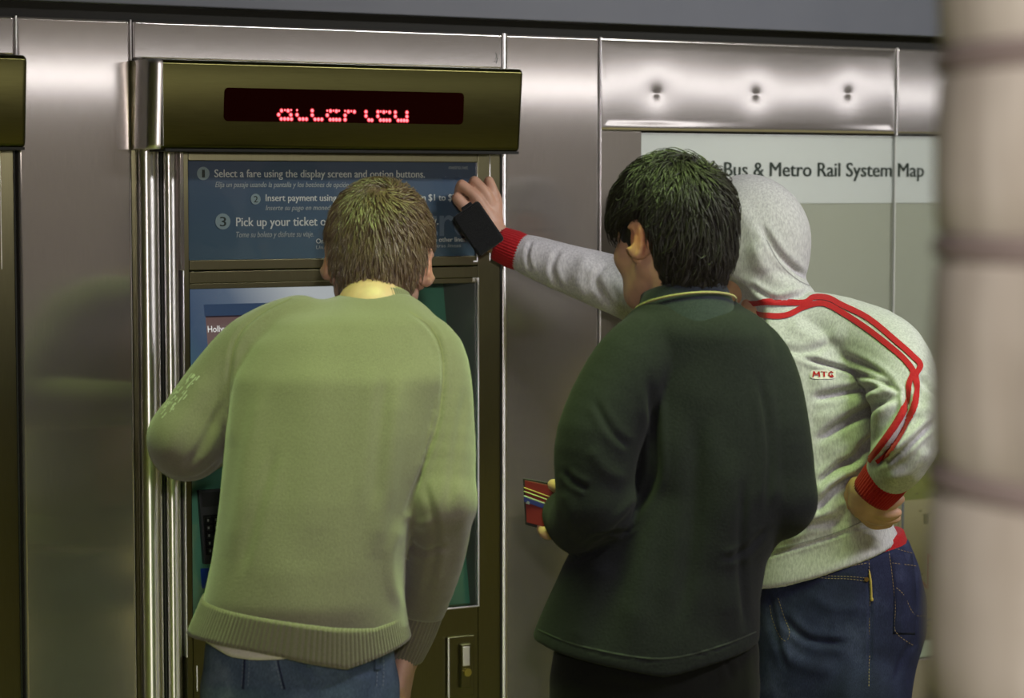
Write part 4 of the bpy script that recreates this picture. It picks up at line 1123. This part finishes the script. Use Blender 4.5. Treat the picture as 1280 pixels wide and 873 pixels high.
    jn = np_mesh('jeans', P, F, M_jeans, root); sk = Skin(P, F)
    strip('seam', sk, [(303,800),(306,825),(304,862)], 2.2, M_jeans2, jn, .0012, .001); strip('seam', sk, [(345,804),(348,830),(356,862)], 2.2, M_jeans2, jn, .0012, .001)
    strip('belt_loop', sk, [(385,803),(386,835)], 8, M_jeans, jn, .003, .002); strip('belt_loop', sk, [(470,812),(471,838)], 7, M_jeans, jn, .003, .002)
    dashes('stitching', sk, [[(301,800),(304,825),(302,862)], [(309,800),(312,825),(310,862)], [(468,800),(471,830),(470,862)], [(476,800),(479,830),(478,862)], [(342,804),(345,830),(353,862)]], .9, M_thread2, jn)
    for q in ankles: shoe(root, q, M_shoe, M_sole)
    # body
    hc = at(473, 326, 4.13); fr = frame_facing(2, 14, -4); hs = 1.03
    neck = at(466, 392, 4.04)
    hp = head_parts(hc, fr, hs, neck)
    S = Sculpt(*bounds(at(512,812,4.07), at(500,860,4.05), pad=0.12), .0026)
    hand_shape(S, at(510,812,4.075), at(500,870,4.05)-at(510,812,4.075), -RH*0.9+FH*.2, 0.95, (.55,.75,.5), -1)
    h1 = S.mesh(1)
    S = Sculpt(*bounds(at(302,518,4.36), at(320,500,4.46), pad=0.13), .003)
    hand_shape(S, at(303,517,4.37), at(330,500,4.46)-at(303,517,4.37), -UPV+FH*.4, 0.95, (.2,.25,.2), 1)
    h2 = S.mesh(1)
    sh = [at(345,430,4.03), at(520,432,4.03)]
    core = torso_core(neck, sh, hips, at(375,815,3.95), knees, ankles, [[sh[0], at(240,548,4.0), at(300,519,4.35)], [sh[1], at(552,620,3.94), at(512,806,4.07)]])
    P, F, T = join([hp, (*h1, None), (*h2, None), core])
    np_mesh('body', P, F, M_skin1, root, T)
    eyes(root, hc, fr, hs)
    hair_mass('hair', root, hc, fr, hs, (.06,-.72,.68), .011, .050, 5200, M_hair1, 11, -.84, .30, .10, .0009, .5, .12, .8)
person_sweater()

# ---- the man in the dark fleece
def person_fleece():
    hipc = at(815, 860, 4.0)
    root = empty('person', (hipc[0], hipc[1], 0), 'person with thick black hair in a dark green fleece, holding an open red wallet', 'person')
    S = Sculpt(*bounds(at(690,375,4.0), at(1015,840,4.0), at(700,640,4.1), pad=0.12), 0.0046)
    S.loft(secs([(385,800,915,3.99,.075),(396,785,940,3.99,.09),(415,768,962,3.99,.105),(445,752,978,4.0,.118),(490,752,986,4.0,.124),(550,765,992,4.0,.128),(610,765,998,4.0,.130),
                 (650,738,985,4.0,.132),(700,706,958,4.0,.136),(750,684,950,4.0,.142),(797,664,950,4.0,.148),(850,650,948,4.0,.150)]), .02, 2.25)
    S.tube([at(835,425,3.97), at(790,462,3.93), at(748,545,3.90), at(742,625,3.90)], [.068,.073,.073,.066], .035)
    S.tube([at(744,632,3.90), at(727,652,3.97), at(708,643,4.04)], [.066,.060,.043], .015)
    S.tube([at(905,425,4.0), at(942,458,4.0), at(962,540,3.98), at(970,622,3.98)], [.062,.066,.068,.069], .035)
    S.tube([at(968,625,3.98), at(940,645,4.12), at(900,650,4.28)], [.066,.052,.040], .02)
    pts = [at(664,797,4.0), at(850,833,4.0)]; n = np.cross(pts[1]-pts[0], FH); n *= (-1 if n[2] > 0 else 1); S.plane(pts[0], n, .006)
    pts = [at(800,834,4.0), at(950,800,4.0)]; n = np.cross(pts[1]-pts[0], FH); n *= (-1 if n[2] > 0 else 1); S.plane(pts[0], n, .006)
    P, F = S.mesh(2)
    folds = [([(812,470),(818,540),(818,598),(790,645),(748,685),(706,702)], 11, .008, 'valley'), ([(705,588),(712,600),(735,612)], 7, .006, 'valley'), ([(700,612),(712,640),(706,680)], 9, .004, 'ridge'),
             ([(835,500),(828,600),(805,700),(790,820)], 20, .006, 'ridge'), ([(870,520),(868,640),(850,780)], 22, .005, 'valley'), ([(915,560),(905,680),(915,800)], 16, .006, 'ridge'), ([(930,600),(925,700),(935,790)], 10, .004, 'valley'),
             ([(760,700),(740,750),(715,810)], 15, .005, 'ridge'), ([(790,400),(850,410),(930,400)], 14, .002, 'ridge'), ([(950,470),(962,560),(958,640)], 9, .005, 'valley'),
             ([(742,500),(765,540),(790,560)], 9, .003, 'valley'), ([(735,560),(760,590),(785,600)], 9, .003, 'ridge'), ([(960,660),(930,690),(900,700)], 8, .004, 'valley'),
             ([(722,690),(745,672),(775,668),(800,655)], 5, .004, 'valley'), ([(668,790),(740,815),(800,826),(850,824)], 3, .0016, 'valley'), ([(850,824),(900,812),(945,792)], 3, .0016, 'valley')]
    P = fold(P, F, folds, 0.0016, 9, 7)
    fl = np_mesh('fleece_pullover', P, F, M_fleece, root); sk = Skin(P, F)
    strip('hem_seam', sk, [(672,787),(720,806),(800,822),(850,821),(905,806),(945,790)], 1.6, plain('fleece_edge_thread', (0.03,0.036,0.033), 0.9), fl, .0008)
    # collar with a light tipping line
    V = []; F2 = []; n = 72; rows = 7
    ax = unit(UPV*0.93+FH*0.30-RH*0.10); bc = at(858, 392, 3.985); cu = unit(RH-ax*(RH@ax)); cv = np.cross(ax, cu)
    for i in range(rows):
        t = i/(rows-1)
        for j in range(n):
            a = 2*math.pi*j/n; rr = (.091-.019*t+.002*math.sin(t*3)); V.append(bc+ax*(-.050+.088*t)+cu*rr*math.cos(a)*1.0+cv*rr*math.sin(a)*.92)
    for i in range(rows-1):
        for j in range(n): F2.append((i*n+j, i*n+(j+1)%n, (i+1)*n+(j+1)%n, (i+1)*n+j))
    cr = np_mesh('collar', np.array(V), np.array(F2), cloth('collar_knit', (0.014,0.018,0.026), (0.024,0.028,0.038), 300, .3, .1), fl)
    md = cr.modifiers.new('thick', 'SOLIDIFY'); md.thickness = .005; md.offset = 0
    ring = [bc+ax*.014+cu*.0865*math.cos(a)+cv*.0865*.925*math.sin(a) for a in np.linspace(0, 2*math.pi, 90)]
    V = []; F2 = []
    for i, p in enumerate(ring):
        o_ = unit(p-bc-ax*((p-bc)@ax))
        for (u_, w_) in ((-.0022,0),(-.0015,.0022),(.0015,.0022),(.0022,0)): V.append(p+ax*u_+o_*w_*1.2)
    for i in range(89):
        for j in range(3): F2.append((i*4+j, i*4+j+1, i*4+j+5, i*4+j+4))
    tip = cloth('tipping_yarn', (0.28,0.24,0.10), (0.42,0.36,0.20), 500, .3, .1)
    np_mesh('collar_tipping', np.array(V), np.array(F2), tip, cr)
    # trousers
    S = Sculpt(*bounds(at(690,790,4.0), at(950,860,4.0), (hipc[0],hipc[1],0.0), pad=0.17), 0.007)
    S.loft(secs([(770,705,938,4.0,.118),(810,692,948,4.0,.124),(853,686,948,4.0,.128),(900,690,945,4.0,.122)]), .02, 2.3)
    hips = [at(755,880,4.0), at(878,880,4.0)]; knees = [drop(hips[0],.47,-.01,.02), drop(hips[1],.47,.02,.0)]; ankles = [drop(hips[0],.09,-.03,.03), drop(hips[1],.09,.03,-.03)]
    legs(S, hips, knees, ankles, .086, .070, .066)
    P, F = S.mesh(1); P = fold(P, F, [([(760,835),(800,850),(850,852)], 8, .004, 'ridge'), ([(905,815),(915,850)], 7, .004, 'valley')], .002, 13, 2); np_mesh('trousers', P, F, M_trous, root)
    for q in ankles: shoe(root, q, M_shoe, M_sole)
    hc = at(836, 297, 4.02); fr = frame_facing(40, 8, -3); hs = 1.0
    neck = at(850, 405, 4.0)
    hp = head_parts(hc, fr, hs, neck)
    S = Sculpt(*bounds(at(650,600,4.12), at(730,680,4.0), pad=0.08), .0026)
    wq = at(714,642,4.05)
    S.cone(at(722,648,4.02), wq, .028, .025, .01)
    S.cone(wq, at(708,632,4.065), .023, .016, .012); S.cone(wq, at(707,652,4.065), .022, .015, .012)
    S.tube([at(712,622,4.055), at(701,611,4.058), at(691,606,4.068)], [.013,.0112,.0090], .008)
    S.tube([at(700,655,4.07), at(688,667,4.075), at(680,664,4.09), at(676,652,4.10)], [.0105,.010,.0095,.008], .008)
    for yy, xx, rr in ((622,668,.0085),(634,664,.009),(645,667,.0088)):
        S.tube([at(706,yy+8,4.095), at(688,yy+6,4.112), at(xx,yy,4.120)], [.0105,rr+.001,rr], .008)
    h1 = S.mesh(1)
    S = Sculpt(*bounds(at(900,650,4.28), at(870,640,4.38), pad=0.14), .0035)
    hand_shape(S, at(896,650,4.29), at(860,640,4.38)-at(896,650,4.29), -UPV*.6+RH*.2+FH*.1, .95, (.4,.5,.4), 1); h2 = S.mesh(1)
    sh = [at(800,450,3.97), at(945,452,4.0)]
    core = torso_core(neck, sh, hips, at(815,815,4.0), knees, ankles, [[sh[0], at(746,622,3.92), at(716,643,4.04)], [sh[1], at(966,620,4.0), at(902,650,4.27)]])
    P, F, T = join([hp, (*h1, None), (*h2, None), core]); np_mesh('body', P, F, M_skin2, root, T)
    eyes(root, hc, fr, hs)
    hair_mass('hair', root, hc, fr, hs, (.05,-.68,.72), .015, .080, 6200, M_hair2, 21, -.95, .28, .14, .0013, .8, .2, .9, .0)
    # wallet
    wr = empty('wallet', tuple(at(671,630,4.09)), 'open red-lined black wallet with card edges, held by the person in the dark fleece', 'wallet')
    q = [at(654,598,4.10), at(694,605,4.085), at(691,665,4.085), at(657,656,4.10)]
    q2 = [at(656.5,600.5,4.096), at(694,608,4.081), at(690,661,4.081), at(659,653,4.096)]
    def slab(name, c4, t0, t1, mat, parent):
        n = unit(np.cross(c4[1]-c4[0], c4[3]-c4[0])); n *= (-1 if n@FW > 0 else 1)
        v = [p+n*t1 for p in c4]+[p+n*t0 for p in c4]
        return MB().add(v, [(0,3,2,1),(4,5,6,7),(0,1,5,4),(1,2,6,5),(2,3,7,6),(3,0,4,7)]).build(name, mat, parent, .0006, 2)
    slab('leather_cover', q, -.004, .003, plain('black_leather', (0.014,0.012,0.012), 0.45), wr)
    rl = slab('red_lining', q2, .001, .004, plain('red_leather', (0.15,0.006,0.008), 0.5), wr)
    def across(y0, y1, x0, x1, t, d0=4.094):
        return [at(x0, y0, d0), at(x1, y0+(x1-x0)*.36, d0-.012), at(x1, y1+(x1-x0)*.36, d0-.012), at(x0, y1, d0)]
    for y0, y1, mat in ((609.0,610.2,plain('card_yellow',(0.5,0.36,0.12),.5)),(613.5,614.8,plain('card_pale',(0.5,0.5,0.25),.5)),(619.2,620.4,plain('card_white',(0.45,0.5,0.45),.5)),(621,627,plain('card_blue',(0.015,0.02,0.18),.4))):
        slab('card', across(y0, y1, 655.5, 692, 0), .003, .0055, mat, wr)
    slab('card_label', across(626.2, 629.5, 661, 665.5, 0), .0055, .006, plain('card_mark', (0.35,0.33,0.5), .5), wr)
person_fleece()

# ---- the man in the grey hooded top, leaning on the machine
def person_hoodie():
    hipc = at(1045, 840, 4.5)
    root = empty('person', (hipc[0], hipc[1], 0), 'person in a grey red-striped hooded top, hood up, one arm against the machine', 'person')
    S = Sculpt(*bounds(at(645,300,4.62), at(1180,735,4.5), at(1130,560,4.25), at(940,215,4.5), pad=0.09), 0.0044)
    S.loft(secs([(392,905,1050,4.50,.085),(410,905,1090,4.49,.10),(440,910,1112,4.48,.112),(490,918,1118,4.48,.120),(550,926,1106,4.48,.122),(610,932,1100,4.48,.122),
                 (650,938,1112,4.49,.122),(680,940,1130,4.50,.126),(745,940,1142,4.50,.130)]), .02, 2.2)
    S.tube([at(975,405,4.49), at(1050,418,4.45), at(1112,448,4.38), at(1132,505,4.32), at(1130,555,4.29)], [.062,.070,.072,.064,.060], .03)
    S.tube([at(1130,556,4.29), at(1122,577,4.295), at(1113,590,4.305)], [.059,.053,.045], .012)
    S.tube([at(960,415,4.52), at(900,400,4.58), at(840,382,4.635), at(770,357,4.665), at(705,335,4.665), at(655,317,4.665)], [.07,.068,.064,.057,.048,.038], .03)
    # hood
    hc = at(935, 303, 4.545); fr = frame_facing(58, 12, 0); r, f, u = fr; M = np.stack([r, f, u], 1)
    S.ell(at(938,300,4.55), (.100,.120,.130), .02, M)
    S.tube([at(942,325,4.54), at(955,375,4.53), at(975,408,4.51)], [.086,.086,.090], .03)
    S.ell(hc+f*.105-u*.02, (.070,.075,.100), .012, M, True)
    S.ell(at(897,392,4.49), (.062,.14,.070), .010, None, True)
    pa, pb = at(943,733,4.5), at(1132,668,4.5); n = np.cross(pb-pa, FH); n *= (-1 if n[2] > 0 else 1); S.plane(pa, n, .006)
    P, F = S.mesh(2)
    A = (1128, 492)
    folds = [([(1000,447),(1045,459),(1091,473),A], 5, .0055, 'valley'), ([(1050,443),(1090,462),(1122,486)], 7, .004, 'valley'), ([(1014,499),(1060,490),(1112,482)], 8, .0055, 'valley'),
             ([(1010,478),(1060,476),(1110,484)], 8, .004, 'ridge'), ([(1020,553),(1070,520),A], 9, .0065, 'valley'), ([(1016,528),(1070,504),(1120,492)], 8, .005, 'ridge'),
             ([(1055,585),(1095,545),(1129,500)], 9, .006, 'valley'), ([(1030,575),(1080,538),(1120,505)], 8, .005, 'ridge'), ([(1023,605),(1050,582),(1080,572)], 7, .0055, 'valley'), ([(1019,643),(1040,612),(1071,595)], 7, .006, 'valley'),
             ([(1020,622),(1045,598),(1075,586)], 7, .005, 'ridge'), ([(1000,655),(1035,640),(1058,622)], 8, .005, 'ridge'), ([(975,668),(1010,655),(1050,650)], 9, .004, 'valley'),
             ([(1132,480),(1134,520),(1115,555),(1092,585)], 6, .0065, 'valley'), ([(1099,583),(1130,562),(1165,528)], 6, .005, 'valley'), ([(1110,570),(1140,545),(1168,505)], 7, .005, 'ridge'),
             ([(1148,470),(1160,485),(1170,500)], 6, .004, 'valley'), ([(1140,520),(1155,510),(1170,480)], 6, .004, 'ridge'), ([(1105,600),(1135,590),(1160,560)], 7, .004, 'ridge'),
             ([(950,430),(1000,440),(1040,430)], 8, .003, 'valley'), ([(985,400),(1020,425),(1060,415)], 8, .003, 'ridge'),
             ([(950,280),(975,320),(1010,350),(1025,356)], 7, .005, 'valley'), ([(940,300),(965,345),(1005,368)], 10, .005, 'ridge'), ([(935,355),(970,375),(1012,368)], 5, .005, 'valley'), ([(920,250),(945,300),(950,350)], 10, .003, 'ridge'),
             ([(700,310),(690,335),(700,362)], 6, .003, 'valley'), ([(735,316),(722,345),(735,375)], 8, .0035, 'ridge'), ([(760,330),(745,350),(765,385)], 7, .003, 'valley'), ([(720,330),(750,345),(790,370)], 8, .003, 'ridge'),
             ([(665,300),(659,318),(663,340)], 4, .003, 'valley'), ([(945,700),(1040,672),(1125,640)], 3, .002, 'valley')]
    folds = [(a, w_*1.15, b_*1.7, c_) for a, w_, b_, c_ in folds]
    P = fold(P, F, folds, 0.0011, 13, 4)
    hd = np_mesh('hooded_top', P, F, M_hoodie, root); sk = Skin(P, F)
    up = [(936,380),(962,378),(1004,379),(1017,372.5),(1035,373.5),(1052,382),(1086,399),(1120,427),(1141,446),(1150,457),(1144,470),(1146,485),(1143,508),(1134,528),(1122,550),(1105,571),(1096,578)]
    lo = [(940,391),(966,396),(986,394),(1004,385),(1028,380),(1052,391),(1086,413),(1120,440),(1134,454),(1141,466),(1136,480),(1135,498),(1126,520),(1112,542),(1095,565),(1086,577)]
    strip('stripe', sk, up, 7.0, M_stripe, hd, .0022, 0, 1.5, 6); strip('stripe', sk, lo, 7.0, M_stripe, hd, .0022, 0, 1.5, 6)
    strip('seam', sk, [(947,692),(1040,668),(1128,628)], 1.2, plain('grey_seam_thread', (0.26,0.25,0.27), .9), hd, .0006)
    strip('seam', sk, [(958,300),(975,330),(1000,352),(1022,360)], 1.3, bpy.data.materials['grey_seam_thread'], hd, .0006)
    pch = []; pf = []
    a = np.linspace(0, 2*math.pi, 29)[:-1]; pch = [(1029,468.2)]+[(1029+16.0*math.copysign(abs(math.cos(t))**.4, math.cos(t)), 468.2+6.0*math.copysign(abs(math.sin(t))**.5, math.sin(t))) for t in a]
    pf = [(0, 1+i, 1+(i+1)%28) for i in range(28)]
    em = lay('chest_emblem', sk, pch, pf, plain('white_embroidery', (0.62,0.58,0.58), .9), hd, .0016)
    if em is not None:
        for st in ([(1016.5,472),(1017.5,464.5)], [(1017.5,465),(1020.5,470),(1023.5,465)], [(1023.5,464.5),(1024.5,472)], [(1026,465.2),(1034,465.2)], [(1030,465),(1030,472)],
                   [(1041.5,466),(1038.5,464.6),(1036,466.5),(1036,470),(1038.5,471.8),(1041.5,471)], [(1041.5,472),(1041.5,468.6),(1039,468.6)]):
            strip('emblem_letter', sk, st, 1.9, M_stripe, em, .0030)
    rc = ribtube('red_cuff', [at(658,318,4.666), at(642,312,4.67), at(622,304,4.675)], [.0365,.0385,.034], M_red, hd, 40, .0008)
    lc = ribtube('red_cuff', [at(1115,587,4.305), at(1104,602,4.318), at(1089,620,4.335)], [.0445,.0445,.040], M_red, hd, 44, .0008, .9)
    # jeans
    S = Sculpt(*bounds(at(945,690,4.5), at(1160,860,4.5), (hipc[0],hipc[1],0.0), pad=0.19), 0.0055)
    S.loft(secs([(655,960,1128,4.5,.110),(680,948,1136,4.5,.118),(710,948,1150,4.5,.124),(745,948,1158,4.5,.128),(790,944,1157,4.5,.128),(830,942,1143,4.5,.125),(875,940,1135,4.5,.12)]), .02, 2.25)
    hips = [at(1000,880,4.57), at(1075,880,4.43)]; knees = [drop(hips[0],.46,-.05,.03), drop(hips[1],.46,.0,.0)]; ankles = [drop(hips[0],.09,-.04,.05), drop(hips[1],.09,.05,-.03)]
    legs(S, hips, knees, ankles, .092, .070, .064)
    pa, pb = at(945,722,4.5), at(1136,671,4.5); n = np.cross(pb-pa, FH); n *= (-1 if n[2] > 0 else 1); S.plane(pa, -n, .006)
    P, F = S.mesh(1)
    P = fold(P, F, [([(975,770),(1010,800),(1060,805)], 9, .005, 'valley'), ([(1010,740),(1040,760),(1080,758)], 9, .003, 'ridge'), ([(965,800),(1000,830),(1050,840)], 10, .005, 'ridge'), ([(1118,700),(1122,760),(1110,830)], 5, .002, 'ridge'),
                    ([(1140,800),(1125,830),(1120,853)], 8, .005, 'valley'), ([(960,740),(968,790),(985,840)], 8, .004, 'valley'), ([(1085,690),(1088,760),(1086,850)], 4, .003, 'valley')], .0014, 15, 9)
    jn = np_mesh('jeans', P, F, M_jeans2, root); sk = Skin(P, F)
    dashes('stitching', sk, [[(1005,718),(1045,708),(1084,700)], [(1006,722),(1046,712),(1085,704)], [(1003,716),(1030,720),(1060,721),(1084,723)], [(1003,719),(1030,723),(1060,724),(1084,727)],
                             [(963,757),(966,775),(976,797),(984,803)], [(973,748),(980,770),(987,790),(985,800)], [(1110,684),(1115,720),(1119,760),(1119,790),(1143,808)], [(1114,704),(1145,708)], [(1110,684),(1140,692)],
                             [(1120,735),(1130,745),(1142,768),(1156,770)], [(1086,700),(1087,760),(1086,860)]], .8, M_thread, jn, 2.6, 1.4)
    o = strip('back_pocket', sk, [(1126,694),(1131,740),(1130,793)], 27, M_jeans2, jn, .0010, .0012, 3)
    strip('loose_thread', sk, [(1086,712),(1089,730),(1090,752)], 2.6, plain('yellow_thread', (0.42,0.30,0.07), .8), jn, .0028, .001)
    rv = sk.hit(1083, 724.5, .001)
    if rv is not None: MB().cyl(tuple(rv), tuple(-FH), .0042, .002, 16).build('rivet', plain('brass_rivet', (0.35,0.22,0.10), .35, 1.0), jn)
    # red shorts band showing above the waist
    S = Sculpt(*bounds(at(955,640,4.5), at(1140,700,4.5), pad=0.16), 0.005)
    S.loft(secs([(640,985,1122,4.5,.092),(668,966,1131,4.5,.104),(700,960,1142,4.5,.110)]), .02, 2.25)
    pa, pb = at(945,720,4.5), at(1136,657,4.5); n = np.cross(pb-pa, FH); n *= (-1 if n[2] > 0 else 1); S.plane(pa, -n, .004)
    P, F = S.mesh(1); np_mesh('red_waistband', P, F, M_red, root)
    for q in ankles: shoe(root, q, M_shoe, M_sole)
    neck = at(965, 400, 4.52)
    hp = head_parts(hc, fr, .98, neck)
    S = Sculpt(*bounds(at(560,215,4.70), at(650,330,4.66), pad=0.06), .0026)
    D = 4.675
    wr = at(617,298,D)
    S.cone(at(640,308,4.672), wr, .027, .026, .01)
    S.cone(wr, at(598,262,4.672), .024, .020, .015); S.cone(wr, at(618,258,4.685), .022, .016, .015)
    S.tube([at(612,272,4.67), at(596,248,4.664), at(577,231,4.668)], [.0125,.0110,.0095], .008)
    S.tube([at(577,231,4.668), at(574,243,4.690), at(582,250,4.705)], [.0098,.0092,.0085], .003)
    S.tube([at(616,268,4.68), at(608,244,4.672), at(593,226,4.676)], [.0125,.0108,.0092], .006)
    S.tube([at(593,226,4.676), at(588,238,4.700), at(590,247,4.712)], [.0092,.0088,.008], .003)
    S.tube([at(620,262,4.69), at(617,242,4.684), at(611,226,4.690)], [.0115,.0100,.0086], .006)
    S.tube([at(611,226,4.690), at(606,238,4.712)], [.0086,.008], .003)
    S.tube([at(621,270,4.70), at(622,252,4.70), at(618,240,4.705)], [.0105,.0088,.0076], .006)
    S.cone(at(590,262,4.675), at(600,250,4.69), .016, .014, .01)
    S.tube([at(600,275,4.672), at(581,258,4.668), at(571,247,4.668)], [.0135,.0120,.0098], .008)
    h1 = S.mesh(1)
    S = Sculpt(*bounds(at(1060,600,4.34), at(1130,655,4.36), pad=0.07), .0026)
    S.cone(at(1100,607,4.32), at(1084,616,4.335), .029, .028, .01)
    S.cone(at(1084,616,4.335), at(1080,634,4.345), .026, .022, .014); S.cone(at(1074,612,4.345), at(1072,630,4.35), .018, .018, .012)
    S.tube([at(1078,638,4.345), at(1098,650,4.345), at(1121,648,4.352)], [.0145,.0105,.0080], .010)
    S.tube([at(1084,636,4.335), at(1104,643,4.335), at(1122,641,4.343)], [.0135,.0100,.0078], .008)
    S.tube([at(1092,630,4.33), at(1110,632,4.332), at(1126,624,4.34)], [.0125,.0098,.0078], .008)
    S.tube([at(1072,634,4.36), at(1090,655,4.36), at(1112,655,4.365)], [.0125,.0090,.0070], .008)
    S.tube([at(1070,606,4.36), at(1060,620,4.372), at(1058,636,4.38)], [.015,.0115,.009], .010)
    h2 = S.mesh(1)
    sh = [at(960,412,4.53), at(1095,450,4.42)]
    core = torso_core(neck, sh, hips, at(1045,780,4.5), knees, ankles, [[sh[0], at(800,368,4.655), at(645,312,4.67)], [sh[1], at(1130,552,4.30), at(1098,608,4.325)]])
    P, F, T = join([hp, (*h1, None), (*h2, None), core]); np_mesh('body', P, F, M_skin2, root, T)
    eyes(root, hc, fr, .98)
    # black phone pouch held against the wrist
    ctr = at(598, 286, 4.622); ex = unit(at(597,250,4.62)-at(565,272,4.62)); ey = unit(at(631,298,4.62)-at(597,250,4.62)); ey = unit(ey-ex*(ex@ey)); ez = np.cross(ex, ey)
    po = empty('phone_pouch', tuple(ctr), 'black soft pouch held in the raised hand against the machine', 'pouch')
    MB().obox(ctr, ex, ey, ez, .0315, .0475, .010).build('pouch_body', cloth('black_pouch_fabric', (0.010,0.011,0.012), (0.018,0.019,0.02), 400, .3, .1), po, .007, 4)
    nz_ = ez if ez@FW < 0 else -ez
    MB().obox(ctr+nz_*.0102-ey*.006, ex, ey, ez, .0285, .036, .0012).build('pouch_flap', bpy.data.materials['black_pouch_fabric'], po, .002, 2)
    MB().obox(ctr-ey*.0495+ex*.006, ex, ey, ez, .012, .004, .006).build('pouch_strap', bpy.data.materials['black_pouch_fabric'], po, .002, 2)
person_hoodie()
